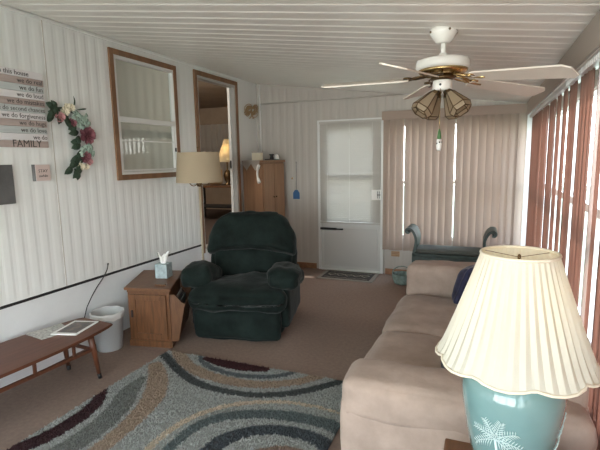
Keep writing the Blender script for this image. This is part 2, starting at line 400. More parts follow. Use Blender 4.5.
struct('wall_house', bm, M['int_wall'])
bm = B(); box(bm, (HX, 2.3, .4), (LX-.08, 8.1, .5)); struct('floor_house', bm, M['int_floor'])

# ------------------------------------------------------------------ ceiling fan
FX, FYc = -.226, 2.60
fan = thing('ceiling_fan', 'white five-blade ceiling fan with brass arms and lantern lights', 'ceiling fan', (FX, FYc, 2.155)); fan.scale = (1.07, 1.07, 1.07)
bm = B(); lathe(bm, [(.066, .012), (.066, -.010), (.054, -.030), (.038, -.052), (.028, -.058)], n=40); obj('canopy', bm, M['fan'], fan, True)
bm = B()
for k in range(4):
    bm = B(); a = k*PI/2+.5; bmesh.ops.create_uvsphere(bm, u_segments=8, v_segments=6, radius=.006, matrix=Matrix.Translation((.067*math.cos(a), .067*math.sin(a), -.006))); obj('screw', bm, M['bronze'], fan)
bm = B(); lathe(bm, [(.012, -.05), (.012, -.125)], n=16); lathe(bm, [(.02, -.106), (.02, -.12), (.028, -.13)], n=20); obj('downrod', bm, M['fan'], fan, True)
bm = B(); lathe(bm, [(.02, -.125), (.10, -.132), (.126, -.140), (.130, -.152), (.130, -.174), (.122, -.184), (.10, -.186)], n=48); obj('motor_housing', bm, M['fan'], fan, True)
bm = B(); lathe(bm, [(.10, -.183), (.120, -.185), (.116, -.196), (.098, -.208), (.075, -.212), (.05, -.214)], n=48)
for k in range(24):
    a = 2*PI*k/24; tube(bm, [(.118*math.cos(a), .118*math.sin(a), -.187), (.07*math.cos(a+.16), .07*math.sin(a+.16), -.213)], .0035, 5)
obj('brass_ring', bm, M['brass'], fan)
bm = B(); lathe(bm, [(.05, -.212), (.06, -.218), (.06, -.230), (.03, -.234)], n=24); obj('flywheel', bm, M['bronze'], fan, True)
bm = B(); lathe(bm, [(.03, -.232), (.045, -.236), (.047, -.240), (.047, -.278), (.043, -.284), (.02, -.286)], n=32); obj('switch_housing', bm, M['fan'], fan, True)
bm = B(); bmesh.ops.create_uvsphere(bm, u_segments=8, v_segments=6, radius=.006, matrix=Matrix.Translation((-.006, -.047, -.26))); obj('housing_screw', bm, M['black'], fan)
tx, ty, zb = -.056, .013, -.222
for k in range(5):
    a = 4.473+k*2*PI/5; ca, sa = math.cos(a), math.sin(a)
    arm = B()
    def RP(r, s, dz=0): # radial r, sideways s
        x, y = r*ca-s*sa, r*sa+s*ca
        return V((x, y, zb+tx*x+ty*y-.055*r + dz))
    # scrolled brass arm: two curling strips
    def zr(r): return .015*max(0, (.17-r)/.11)
    for s in (-1, 1):
        pts = [RP(.055, 0, zr(.06)-.002)]+[RP(.055+.02*i, s*(.004+.030*math.sin(PI*i/5.5)), zr(.055+.02*i)) for i in range(1, 6)]+[RP(.17+.018*math.cos(u), s*(.022+.020*math.sin(u)), .004) for u in [x*.6-1.5 for x in range(0, 9)]]
        tube(arm, pts, .0045, 6)
    tube(arm, [RP(.10, -.02, zr(.1)), RP(.13, 0, zr(.13)+.004), RP(.165, .01), RP(.20, 0, -.004), RP(.23, 0, -.004)], .006, 6)
    ao = obj('blade_arm', arm, M['bronze'] if k in (0, 3, 4) else M['brass'], fan)
    blade = B(); nr, ns = 16, 6; tilt = math.radians(-15); g = []
    for i in range(nr+1):
        u = i/nr; r = .165+(.62-.165)*u; hw = .047+.016*u
        if u > .93: hw *= math.sqrt(max(0, 1-((u-.93)/.085)**2))*.999+.001
        if u < .06: hw *= .75+.25*u/.06
        row = []
        for j in range(ns+1):
            s = (-1+2*j/ns)*hw; row.append((RP(r, s*math.cos(tilt), s*math.sin(tilt)+.004), RP(r, s*math.cos(tilt), s*math.sin(tilt)-.003)))
        g.append([(blade.verts.new(p), blade.verts.new(q)) for p, q in row])
    for i in range(nr):
        for j in range(ns):
            blade.faces.new((g[i][j][0], g[i+1][j][0], g[i+1][j+1][0], g[i][j+1][0])); blade.faces.new((g[i][j][1], g[i][j+1][1], g[i+1][j+1][1], g[i+1][j][1]))
    bound = [(i, 0) for i in range(nr)]+[(nr, j) for j in range(ns)]+[(i, ns) for i in range(nr, 0, -1)]+[(0, j) for j in range(ns, 0, -1)]
    for p, q in zip(bound, bound[1:]+bound[:1]):
        blade.faces.new((g[p[0]][p[1]][0], g[p[0]][p[1]][1], g[q[0]][q[1]][1], g[q[0]][q[1]][0]))
    obj('blade', blade, M['blade'], fan)
# light kit: four faceted lantern shades
for a in (math.radians(214), math.radians(-32), math.radians(58), math.radians(128)):
    dirv = V((math.cos(a)*.64, math.sin(a)*.64, -.77)).normalized()
    q = dirv.to_track_quat('Z', 'Y').to_matrix().to_4x4(); base = V((.03*math.cos(a), .03*math.sin(a), -.284))
    T = Matrix.Translation(base) @ q
    bm = B(); lathe(bm, [(.016, -.004), (.018, .02), (.02, .03)], n=6, mtx=T)
    rs = [(.022, .022), (.055, .118), (.046, .142)]
    P = [[T @ V((r*math.cos(2*PI*k/6), r*math.sin(2*PI*k/6), z)) for k in range(6)] for r, z in rs]
    for k in range(6):
        tube(bm, [P[0][k], P[1][k], P[2][k]], .0026, 5)
        for lv in (0, 1, 2): tube(bm, [P[lv][k], P[lv][(k+1) % 6]], .0026, 5)
    fr = obj('light_fitting', bm, M['bronze'], fan)
    bm = B()
    for k in range(6):
        for lv in (0, 1):
            bm.faces.new([bm.verts.new(p) for p in (P[lv][k], P[lv][(k+1) % 6], P[lv+1][(k+1) % 6], P[lv+1][k])])
    obj('glass_shade', bm, M['lampglass'], fr)
bm = B(); tube(bm, [(-.004, -.05, -.28), (-.004, -.05, -.44), (-.004, -.05, -.487)], .0014, 5); pc = obj('pull_chain', bm, M['brass'], fan)
bm = B(); lathe(bm, [(.003, -.475), (.007, -.49), (.010, -.515), (.008, -.525)], (-.004, -.05, 0), n=12); lathe(bm, [(.011, -.525), (.013, -.55), (.012, -.57), (.008, -.582)], (-.004, -.05, 0), n=12, mi=1)
for k in range(5):
    a = k*1.26; bmesh.ops.create_uvsphere(bm, u_segments=6, v_segments=5, radius=.0045, matrix=Matrix.Translation((-.004+.011*math.cos(a), -.05+.011*math.sin(a), -.54-.006*(k % 2))))
for f in bm.faces:
    if len(f.verts) <= 4 and f.calc_center_median().z < -.533 and f.calc_area() < 1.2e-5: f.material_index = 2
obj('chain_fob', bm, [mat('fob_green', (.06, .16, .05), .5), M['white'], M['black']], pc)

# ------------------------------------------------------------------ far door with mini blind
d = thing('door_2', None, None); d['kind'] = 'structure'
bm = B(); box(bm, (-2.065, FY-.02, .0), (-2.03, FY+.06, 2.0), .003); box(bm, (-1.215, FY-.02, .0), (-1.18, FY+.06, 2.0), .003); box(bm, (-2.03, FY-.02, 1.965), (-1.215, FY+.06, 2.0), .003); box(bm, (-2.03, FY-.03, 0), (-1.215, FY+.06, .02))
obj('door_frame', bm, M['alum'], d)
bm = B(); ya, yb = FY+.005, FY+.04
box(bm, (-2.028, ya, .022), (-1.217, yb, .68), .003); box(bm, (-2.028, ya, 1.87), (-1.217, yb, 1.963)); box(bm, (-2.028, ya, .68), (-1.93, yb, 1.87)); box(bm, (-1.315, ya, .68), (-1.217, yb, 1.87)); box(bm, (-1.93, ya, 1.22), (-1.315, yb, 1.28))
ds = obj('door_leaf', bm, mat('door_white', (.60, .60, .58), .45), d)
bm = B(); box(bm, (-1.94, ya+.012, .67), (-1.305, ya+.016, 1.88)); obj('pane', bm, M['glass'], ds)
bm = B(); box(bm, (-1.99, FY-.002, .06), (-1.255, FY+.006, .58), .004); obj('kick_panel', bm, mat('kick_panel_grey', (.55, .55, .535), .5), ds)
bm = B(); box(bm, (-2.03, FY-.045, .555), (-1.80, FY-.025, .585), .005); box(bm, (-1.80, FY-.042, .558), (-1.71, FY-.03, .578), .003); box(bm, (-2.0, FY-.03, .56), (-1.98, FY+.006, .58)); box(bm, (-1.74, FY-.03, .56), (-1.72, FY+.006, .575))
obj('door_closer', bm, M['black'], ds)
bm = B(); box(bm, (-1.325, FY-.058, .97), (-1.205, FY-.045, 1.10), .004); box(bm, (-1.25, FY-.046, 1.02), (-1.225, FY+.006, 1.05), 0); box(bm, (-1.25, FY-.066, .99), (-1.245, FY-.058, 1.08), mi=1); box(bm, (-1.225, FY-.066, .99), (-1.22, FY-.058, 1.08), mi=1); box(bm, (-1.25, FY-.07, 1.03), (-1.21, FY-.058, 1.04), mi=1)
obj('door_latch', bm, [M['white'], M['black']], ds)
mb = thing('mini_blind', 'white horizontal mini blind hanging on the far door', 'blind', (-1.622, FY-.02, 1.98))
bm = B(); box(bm, (-.41, -.022, -.028), (.41, .006, 0), .002); obj('headrail', bm, M['mini'], mb)
bm = B(); k = 0; z = -.045
while z > -1.31:
    g = []
    for x in (-.405, .405): g.append([bm.verts.new((x, -.008+dy, z+dz)) for dy, dz in ((.007, -.0135), (-.0025, -.001), (-.006, .0135))])
    for j in range(2): f = bm.faces.new((g[0][j], g[1][j], g[1][j+1], g[0][j+1])); f.smooth = True
    z -= .0255
obj('slats', bm, M['mini'], mb)
bm = B(); box(bm, (-.405, -.018, -1.335), (.405, .002, -1.315), .002); obj('bottom_rail', bm, M['mini'], mb)
bm = B()
for x in (-.3, 0, .3): tube(bm, [(x, -.02, -.03), (x, -.02, -1.32)], .001, 4)
obj('cord', bm, M['white'], mb)

# ------------------------------------------------------------------ far window + vertical blind
w = thing('window_4', None, None); w['kind'] = 'structure'
bm = B()
for x in (-1.08, -.38, .32): box(bm, (x, FY+.03, .48), (x+.04, FY+.08, 1.92))
box(bm, (-1.08, FY+.03, .48), (.36, FY+.08, .52)); box(bm, (-1.08, FY+.03, 1.88), (.36, FY+.08, 1.92)); box(bm, (-1.08, FY+.03, 1.17), (.36, FY+.08, 1.21)); obj('window_frame', bm, M['alum'], w)
bm = B(); box(bm, (-1.05, FY+.05, .50), (.34, FY+.054, 1.90)); obj('pane', bm, M['glass'], w)

def vane(bm, p0, p1, z0, z1, bow=.006, nz_=1, mi=0):
    """one curved vane from plan point p0 to p1"""
    p0, p1 = V((*p0, 0)), V((*p1, 0)); t = p1-p0; nrm = V((-t.y, t.x, 0)).normalized(); n = 4
    cols = [[bm.verts.new((*(p0+t*i/n+nrm*bow*(1-(2*i/n-1)**2)).xy, z)) for z in (z0, z1)] for i in range(n+1)]
    for a, b in zip(cols, cols[1:]): f = bm.faces.new((a[0], b[0], b[1], a[1])); f.smooth = True; f.material_index = mi
vb = thing('vertical_blind', 'beige vertical blind closed across the far window', 'blind', (0, 0, 0))
bm = B(); box(bm, (-1.176, 5.55, 1.955), (.43, 5.562, 2.055), .002); box(bm, (-1.176, 5.562, 1.955), (-1.168, 5.69, 2.055)); box(bm, (.42, 5.562, 1.955), (.43, 5.65, 2.055)); box(bm, (-1.168, 5.562, 2.045), (.42, 5.65, 2.055)); obj('valance', bm, M['vane'], vb)
bm = B(); box(bm, (-1.17, 5.60, 1.965), (.41, 5.64, 1.995)); obj('headrail', bm, M['alum'], vb)
bm = B(); x = -1.165; k = 0
while x < .33:
    gap = 0
    j = random.uniform(-.006, .006)
    if k == 3: x += .017
    if k == 10: x += .020
    vane(bm, (x, 5.595+j), (x+.086, 5.64+j), .345+random.uniform(-.004, .004), 1.965, -.012)
    x += .081; k += 1
obj('vane_curtain', bm, M['vane'], vb)

# right-hand vertical blind
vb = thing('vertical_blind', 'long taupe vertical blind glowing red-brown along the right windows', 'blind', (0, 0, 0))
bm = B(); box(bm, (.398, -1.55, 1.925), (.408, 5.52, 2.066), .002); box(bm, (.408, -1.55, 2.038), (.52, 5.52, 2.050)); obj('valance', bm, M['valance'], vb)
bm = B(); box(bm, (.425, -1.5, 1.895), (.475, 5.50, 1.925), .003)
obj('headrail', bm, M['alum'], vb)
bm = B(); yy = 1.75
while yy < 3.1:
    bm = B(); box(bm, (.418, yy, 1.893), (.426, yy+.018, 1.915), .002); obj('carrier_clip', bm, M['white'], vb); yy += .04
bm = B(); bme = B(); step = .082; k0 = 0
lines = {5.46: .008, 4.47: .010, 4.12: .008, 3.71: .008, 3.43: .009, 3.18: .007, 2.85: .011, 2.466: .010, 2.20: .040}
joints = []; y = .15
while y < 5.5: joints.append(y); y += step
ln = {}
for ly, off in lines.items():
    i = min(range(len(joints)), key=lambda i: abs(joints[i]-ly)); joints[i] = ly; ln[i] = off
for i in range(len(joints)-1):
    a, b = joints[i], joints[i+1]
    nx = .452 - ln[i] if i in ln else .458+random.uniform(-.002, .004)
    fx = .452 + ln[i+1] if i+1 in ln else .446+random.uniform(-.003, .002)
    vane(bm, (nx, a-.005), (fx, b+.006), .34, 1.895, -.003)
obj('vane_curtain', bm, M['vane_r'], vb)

# ------------------------------------------------------------------ rug
rug = B(); X0, X1, Y0, Y1 = -2.27, -.70, .62, 2.745
def chaikin(p, n=2):
    for _ in range(n):
        q = [p[0]]
        for a, b in zip(p, p[1:]):
            q.append(tuple(a[i]*.75+b[i]*.25 for i in range(3))); q.append(tuple(a[i]*.25+b[i]*.75 for i in range(3)))
        p = q+[p[-1]]
    return p
GREY = (.275, .285, .27)
bands = [  # (colour, [(x, y, halfwidth)])
 ((.145, .15, .14), [(-2.14, 2.29, .03), (-2.11, 2.13, .07), (-2.02, 1.97, .075), (-1.98, 1.8, .075), (-1.97, 1.6, .075), (-2.02, 1.35, .07), (-2.14, 1.1, .07), (-2.3, .95, .07)]),
 ((.27, .205, .155), [(-2.2, 2.50, .05), (-2.03, 2.33, .07), (-1.90, 2.13, .075), (-1.84, 1.93, .06), (-1.81, 1.65, .05), (-1.84, 1.35, .05), (-1.98, 1.05, .05), (-2.2, .8, .06)]),
 ((.042, .022, .024), [(-2.30, 2.10, .03), (-2.20, 1.97, .045), (-2.155, 1.8, .055), (-2.165, 1.62, .055), (-2.2, 1.48, .06), (-2.3, 1.35, .05)]),
 ((.27, .205, .155), [(-2.3, 2.86, .05), (-2.05, 2.62, .05), (-1.82, 2.505, .055), (-1.59, 2.47, .05), (-1.33, 2.49, .05), (-1.12, 2.61, .045), (-1.0, 2.76, .04)]),
 ((.10, .115, .12), [(-2.02, 2.82, .012), (-1.93, 2.68, .022), (-1.82, 2.615, .025), (-1.64, 2.565, .026), (-1.45, 2.575, .03), (-1.26, 2.65, .028), (-1.18, 2.76, .02)]),
 ((.06, .065, .065), [(-2.33, 2.70, .035), (-2.24, 2.66, .035), (-1.945, 2.46, .035), (-1.72, 2.36, .034), (-1.47, 2.34, .03), (-1.26, 2.375, .034), (-1.045, 2.5, .035), (-.86, 2.7, .035), (-.8, 2.8, .03)]),
 ((.42, .345, .265), [(-1.50, 1.35, .02), (-1.57, 1.6, .022), (-1.58, 1.8, .022), (-1.56, 1.95, .022), (-1.50, 2.09, .022), (-1.38, 2.225, .022), (-1.25, 2.30, .022), (-1.08, 2.37, .018), (-.85, 2.38, .014), (-.68, 2.35, .01)]),
 ((.10, .12, .12), [(-1.38, 1.35, .04), (-1.46, 1.6, .035), (-1.475, 1.78, .03), (-1.465, 1.95, .035), (-1.37, 2.09, .045), (-1.2, 2.185, .045), (-1.0, 2.235, .05), (-.80, 2.24, .05), (-.66, 2.2, .05)]),
 ((.06, .068, .075), [(-1.17, 1.45, .05), (-1.25, 1.65, .055), (-1.265, 1.85, .055), (-1.21, 1.96, .05), (-1.10, 2.06, .045), (-.92, 2.10, .045), (-.76, 2.08, .05), (-.66, 2.0, .05)]),
 ((.20, .14, .11), [(-1.0, 1.55, .08), (-1.03, 1.75, .08), (-.95, 1.88, .08), (-.8, 1.9, .08), (-.7, 1.82, .08)]),
]
bands = [(c, chaikin(p)) for c, p in bands]
def rug_col(x, y):
    wob = .008*noise.noise(V((x*45, y*45, 0))); best = GREY
    # dark segment at the back edge (sector shape)
    for c, p in bands:
        for (ax, ay, aw), (bx, by, bw) in zip(p, p[1:]):
            dx, dy = bx-ax, by-ay; L = dx*dx+dy*dy
            t = max(0, min(1, ((x-ax)*dx+(y-ay)*dy)/L)) if L else 0
            dd = math.hypot(x-ax-t*dx, y-ay-t*dy)+wob
            if dd < aw+(bw-aw)*t: best = c
            # quick
    cx, cy, rr = -1.63, 3.03, .41
    if y > 2.63+.42*(x+1.63)**2*2+wob and -1.93 < x+wob < -1.37: best = (.05, .022, .024)
    return best
lay = rug.verts.layers.float_color.new('pile')
nx_, ny_ = 110, 150; cg = {}
for i in range(nx_+1):
    for j in range(ny_+1):
        x = X0+(X1-X0)*i/nx_; y = Y0+(Y1-Y0)*j/ny_
        v = rug.verts.new((x, y, .014)); cg[i, j] = v; c = rug_col(x, y); v[lay] = (*[a*.85 for a in c], 1)
for i in range(nx_):
    for j in range(ny_): rug.faces.new((cg[i, j], cg[i+1, j], cg[i+1, j+1], cg[i, j+1]))
ed = [cg[i, 0] for i in range(nx_+1)]+[cg[nx_, j] for j in range(1, ny_+1)]+[cg[i, ny_] for i in range(nx_-1, -1, -1)]+[cg[0, j] for j in range(ny_-1, 0, -1)]
dn = [rug.verts.new((v.co.x, v.co.y, .001)) for v in ed]
for v, e in zip(dn, ed): v[lay] = e[lay]
for k in range(len(ed)): rug.faces.new((ed[k], dn[k], dn[(k+1) % len(ed)], ed[(k+1) % len(ed)]))
# shag tufts
for k in range(60000):
    y = Y0+(Y1-Y0)*(random.random()**.8); x = random.uniform(X0-.004, X1)
    c = rug_col(x, y); g_ = random.uniform(.85, 1.2); a = random.uniform(0, 2*PI); wdt = random.uniform(.002, .004); h = random.uniform(.005, .012)
    ox, oy = random.gauss(0, .005), random.gauss(0, .005)
    p = V((x, y, .012)); s = V((math.cos(a), math.sin(a), 0))*wdt; t = V((x+ox, y+oy, .012+h))
    vs_ = [rug.verts.new(q) for q in (p-s, p+s, t+s*.6, t-s*.6)]
    for v in vs_: v[lay] = (*[min(1, q*g_) for q in c], 1)
    rug.faces.new(vs_)
me = bpy.data.meshes.new('shag_rug'); rug.to_mesh(me); rug.free(); me.materials.append(M['pile'])
ro = new_ob('shag_rug', me); tag(ro, 'grey shag rug with swirling tan, charcoal and burgundy arcs', 'rug')

# ------------------------------------------------------------------ recliner
rc = thing('recliner', 'dark green velvet recliner armchair beside the oak end table', 'armchair', (-1.955, 3.50, 0), math.radians(14))
bm = B(); soft(bm, (0, .06, .18), (.74, .74, .30), .04, 12, wr=.006, seed=1); obj('base', bm, M['velvet'], rc)
bm = B(); soft(bm, (0, -.372, .150), (.75, .11, .27), .05, 18, puff=(.0, .03, .01), wr=.012, wf=5, seed=2); obj('footrest', bm, M['velvet'], rc)
def seatshape(q, u):
    if u.y > -.25: q.x *= .74
    elif u.y > -.6: q.x *= .74+.26*(-.25-u.y)/.35
    q.z -= .035*max(0, -u.y)**3*(1 if u.z > 0 else .2)
    q.z += (.020*math.sin(u.x*3.1+.5)*math.sin(u.y*3))*(u.z > 0)
    return q
bm = B(); soft(bm, (0, -.15, .355), (.83, .60, .20), .085, 24, puff=(.01, .045, .02), wr=.018, wf=6, seed=3, shape=seatshape)
obj('seat', bm, M['velvet'], rc)
Rb = Matrix.Rotation(math.radians(-16), 3, 'X')
def backshape(q, u):
    q.x *= 1-.36*max(0, u.z)**1.5
    return q
bm = B(); soft(bm, (-.01, .31, .62), (.84, .15, .70), .065, 18, puff=(.0, .02, .0), wr=.008, seed=4, rot=Rb, shape=backshape); bk = obj('backrest', bm, M['velvet'], rc)
def pil(q, u):
    k = max(0, u.z+.25)/1.25
    q.x *= 1-.38*k**1.5
    if u.z < 0: q.z += .07*(-u.z)*(1-u.x**2)
    q.y -= .03*max(0, -u.z)*max(0, -u.y)
    return q
bm = B(); soft(bm, (-.015, .275, .80), (.87, .17, .43), .075, 26, puff=(.0, .035, .0), wr=.022, wf=5, seed=5, rot=Rb, shape=pil); obj('head_cushion', bm, M['velvet'], bk)
bm = B(); soft(bm, (0, .235, .52), (.76, .13, .32), .06, 18, puff=(0, .0, .02), wr=.014, wf=6, seed=6, rot=Rb); obj('lumbar_cushion', bm, M['velvet'], bk)
for s_ in (-1, 1):
    bm = B(); soft(bm, (s_*.365, .03, .30), (.13, .70, .42), .04, 12, wr=.006, seed=7+s_); ar = obj('armrest', bm, M['velvet'], rc)
    def armsh(q, u):
        q.z -= .02*max(0, -u.y)**3 + .07*max(0, u.y)**1.5; return q
    bm = B(); soft(bm, (s_*.378, -.15, .520), (.265, .40, .15), .058, 22, puff=(.005, .02, .03), wr=.018, wf=8, seed=9+s_, shape=armsh); obj('arm_cushion', bm, M['velvet'], ar)

# ------------------------------------------------------------------ loveseat
sf = thing('sofa', 'pinkish beige two-seat sofa under the right-hand windows', 'sofa', (0, 0, 0))
bm = B(); soft(bm, (-.07, 2.68, .165), (.86, 1.90, .27), .03, 14, wr=.004); obj('base', bm, M['sofa'], sf)
for i, yc in enumerate((2.285, 3.065)):
    bm = B(); soft(bm, (-.19, yc, .37), (.74, .785, .17), .06, 18, puff=(.02, .0, .03), wr=.010, wf=5, seed=20+i); obj('seat_cushion', bm, M['sofa'], sf)
for i, yc in enumerate((2.285, 3.065)):
    bm = B(); soft(bm, (.20, yc, .57), (.20, .77, .34), .08, 16, puff=(.03, 0, .01), wr=.012, wf=5, seed=24+i, rot=Matrix.Rotation(math.radians(8), 3, 'Y')); obj('back_cushion', bm, M['sofa'], sf)
bm = B(); soft(bm, (.315, 2.68, .42), (.15, 1.86, .60), .05, 16, wr=.004); obj('backrest', bm, M['sofa'], sf)
for i, yc in enumerate((1.745, 3.66)):
    def ash(q, u):
        q.z -= .03*max(0, u.x)*0; return q
    bm = B(); soft(bm, (-.07, yc, .30), (.885, .232, .48), .035, 14, puff=(0, .010, 0), wr=.006, seed=30+i); ar = obj('armrest', bm, M['sofa'], sf)
    bm = B(); soft(bm, ((-.065, yc+.006, .540) if i == 0 else (-.075, yc, .505)), ((.895, .252, .17) if i == 0 else (.93, .26, .30)), .045, 22, puff=(.010, .008, .014), wr=.013, wf=6, seed=32+i); obj('arm_cushion', bm, M['sofa'], ar)
bm = B()
def ps(q, u):
    e = 1-.55*max(abs(u.x), abs(u.z))**3; q.y *= e; return q
bm = B(); soft(bm, (0, 0, 0), (.31, .13, .31), .05, 18, puff=(0, .04, 0), wr=.008, wf=9, shape=ps, rot=Matrix.Rotation(math.radians(65), 3, 'Z') @ Matrix.Rotation(math.radians(20), 3, 'X'))
p = obj('throw_pillow', bm, M['navy']); p.location = (-.05, 3.345, .60); tag(p, 'dark navy throw pillow against the far arm of the sofa', 'pillow')
bm = B(); soft(bm, (0, 0, 0), (.34, .13, .34), .05, 18, puff=(0, .04, 0), wr=.008, wf=9, shape=ps, rot=Matrix.Rotation(math.radians(75), 3, 'Z') @ Matrix.Rotation(math.radians(25), 3, 'X'))
p = obj('throw_pillow', bm, M['greyblue']); p.location = (-.02, 2.20, .62); tag(p, 'blue-grey throw pillow half hidden behind the big lamp shade', 'pillow')

# ------------------------------------------------------------------ near table and big lamp
tb = thing('side_table', 'reddish wooden side table carrying the teal lamp', 'table', (0, 0, 0))
bm = B(); box(bm, (-.088, .98, .545), (.38, 1.465, .57), .006); obj('tabletop', bm, M['oak_top'], tb)
bm = B(); box(bm, (-.06, 1.01, .47), (.35, 1.435, .544), .003); obj('apron', bm, M['walnut'], tb)
for x in (-.065, .320):
    for y in (1.005, 1.405):
        bm = B(); box(bm, (x, y, 0), (x+.035, y+.035, .544), .003); obj('leg', bm, M['walnut_leg'], tb)
AX, AY = .098, 1.35
lp = thing('table_lamp', 'large teal ceramic lamp with wide pleated ivory shade', 'lamp', (AX, AY, .571))
bm = B(); lathe(bm, [(.075, 0), (.08, .01), (.088, .03), (.110, .09), (.124, .16), (.134, .225), (.137, .27), (.128, .31), (.10, .34), (.05, .356), (.045, .37), (.03, .375)], n=64); bd = obj('lamp_base', bm, M['teal'], lp, True)
# embossed palm fronds on the jar
def rj(z):
    pr = [(.075, 0), (.088, .03), (.110, .09), (.124, .16), (.134, .225), (.137, .27), (.128, .31), (.10, .34)]
    for (ra, za), (rb, zb_) in zip(pr, pr[1:]):
        if za <= z <= zb_: return ra+(rb-ra)*(z-za)/(zb_-za)
    return .1
def onj(a, z, o=.002): r = rj(z)+o; return V((r*math.cos(a), r*math.sin(a), z))
cam_a = math.atan2(-AY, -AX)
def frond(a0, z0, ang, L):
    ddx, ddz = math.cos(ang), math.sin(ang)
    pts = [(a0+L*t*ddx/.15, z0+L*t*ddz-.25*L*t*t) for t in [i/8 for i in range(9)]]
    tube(bm, [onj(a, z, .0015) for a, z in pts], .0012, 5)
    for i in range(1, 9):
        for sg in (-1, 1):
            l = .028*(1-.5*i/9); aa = ang+sg*.9
            a, z = pts[i]; tube(bm, [onj(a, z, .001), onj(a+.5*l*math.cos(aa)/.15, z+.5*l*math.sin(aa), .0025), onj(a+l*math.cos(aa)/.15, z+l*math.sin(aa)-.004, .0008)], [.0007, .0014, .0004], 4)
for cxx in (cam_a-.28, cam_a+1.7, cam_a+3.6):
    bm = B()
    for ang in (.1, .7, 1.35, 2.0, 2.7, -.35, 3.4): frond(cxx, .17, ang, .075)
    tube(bm, [onj(cxx, .17), onj(cxx+.06, .10), onj(cxx+.03, .05)], [.003, .004, .004], 6)
    obj('palm_relief', bm, M['teal_hi'], bd)
bm = B(); lathe(bm, [(.012, .37), (.012, .44), (.02, .44), (.02, .48)], n=16); obj('lamp_neck', bm, M['brass'], lp)
bm = B(); bmesh.ops.create_uvsphere(bm, u_segments=16, v_segments=10, radius=.028, matrix=Matrix.Translation((0, 0, .505)))
obj('bulb', bm, M['white'], lp, True)
NP = 42
def pleat(a, t):
    ph = a*NP/(2*PI); fr = ph-math.floor(ph)
    sc = abs(math.sin(a*4.5))**.6
    return (1+.050*(abs(fr*2-1)-.5)*(.22+.78*math.sin(PI*min(1, t*.9+.06))))*(1+(.05*sc-.02)*(1-t)**2)
bm = B(); ns = NP*6; rings = []
ZB, ZTp = .368, .662
for i in range(15):
    t = i/14
    r = .205+(.098-.205)*(t**.85)
    ring = []
    for k in range(ns):
        a = 2*PI*k/ns+.2; z = ZB+(ZTp-ZB)*t - (.012*abs(math.sin((a)*4.5))**.8)*(1-t)**3
        rr = r*pleat(a, t); ring.append(bm.verts.new((rr*math.cos(a), rr*math.sin(a), z)))
    rings.append(ring)
for a_, b_ in zip(rings, rings[1:]):
    for k in range(ns): bm.faces.new((a_[k], a_[(k+1) % ns], b_[(k+1) % ns], b_[k]))
edge_b = [v.co.copy() for v in rings[0]]; edge_t = [v.co.copy() for v in rings[-1]]
so = obj('lamp_shade', bm, M['shade'], lp)
bm = B()
for e_ in (edge_b, edge_t):
    ee = e_[::3]; m_ = []
    for p_ in ee: m_.append(p_.normalized()*0+p_)
    tube(bm, m_+[m_[0]], .0045, 6, caps=False)
    obj('shade_trim', bm, M['shade_trim'], so); bm = B()
bm = B()
for k in range(3):
    a = k*2*PI/3+.6; tube(bm, [(0, 0, .652), (.097*math.cos(a), .097*math.sin(a), .658)], .0009, 5)
lathe(bm, [(.004, .645), (.005, .652), (.004, .658), (.002, .66)], n=12); obj('spider', bm, M['bronze'], so)

# ------------------------------------------------------------------ floor lamp by the doorway
fl = thing('floor_lamp', 'slender brass floor lamp with tan drum shade beside the doorway', 'lamp', (-2.60, 3.75, 0))
bm = B(); lathe(bm, [(.12, 0), (.12, .012), (.05, .03), (.02, .05)], n=32); obj('base', bm, M['bronze'], fl, True)
bm = B(); tube(bm, [(0, 0, .03), (0, 0, 1.27)], .011, 12); obj('pole', bm, mat('pole_antique_cream', (.45, .38, .28), .4), fl)
bm = B()
for k in range(4):
    a = k*PI/2+.35; pts = []
    for i in range(12):
        u = i/11; r = .015+.10*u; z = 1.285-.03*math.sin(u*PI)+.03*u**3; pts.append((r*math.cos(a), r*math.sin(a), z))
    pts += [(.115*math.cos(a)+.018*math.cos(a)*(math.cos(w_)-1), .115*math.sin(a)+.018*math.sin(a)*(math.cos(w_)-1), 1.315+.018*math.sin(w_)) for w_ in [x*.5 for x in range(1, 9)]]
    tube(bm, pts, .005, 6)
lathe(bm, [(.012, 1.25), (.022, 1.27), (.012, 1.29), (.016, 1.30), (.008, 1.45)], n=16)
obj('scroll_bracket', bm, M['bronze'], fl)
bm = B(); lathe(bm, [(.222, 1.295), (.200, 1.585)], n=48, caps=False); sh = obj('lamp_shade', bm, M['shade_lin'], fl)
bm = B(); tube(bm, [(0, 0, 1.44), (0, 0, 1.62)], .003, 6); bmesh.ops.create_uvsphere(bm, u_segments=10, v_segments=8, radius=.012, matrix=Matrix.Translation((0, 0, 1.632)))
for k in range(3):
    a = k*2*PI/3; tube(bm, [(0, 0, 1.57), (.2*math.cos(a), .2*math.sin(a), 1.58)], .002, 5)
obj('finial', bm, M['bronze'], sh)

# ------------------------------------------------------------------ oak end table with magazine rack
et = thing('end_table', 'oak cabinet end table with a side magazine rack beside recliner', 'cabinet', (0, 0, 0))
def lerp(a, b, t): return (a[0]+(b[0]-a[0])*t, a[1]+(b[1]-a[1])*t)
TP = [(-2.665, 2.72), (-2.265, 2.80), (-2.555, 3.355), (-2.925, 3.255)]
def inset(P, d):
    cx, cy = sum(p[0] for p in P)/4, sum(p[1] for p in P)/4
    return [(p[0]+(cx-p[0])*d, p[1]+(cy-p[1])*d) for p in P]
bm = B(); prism(bm, TP, .478, .50)
bmesh.ops.bevel(bm, geom=[e for e in bm.edges], offset=.004, segments=2, affect='EDGES'); obj('tabletop', bm, M['oak_top'], et)
I = inset(TP, .11)
bm = B(); prism(bm, I, .0, .477); obj('body', bm, M['oak'], et)
bm = B(); prism(bm, inset(TP, .07), 0, .05); obj('plinth', bm, M['oak'], et); bm = B(); prism(bm, inset(TP, .09), .455, .4775); obj('top_moulding', bm, M['oak'], et)
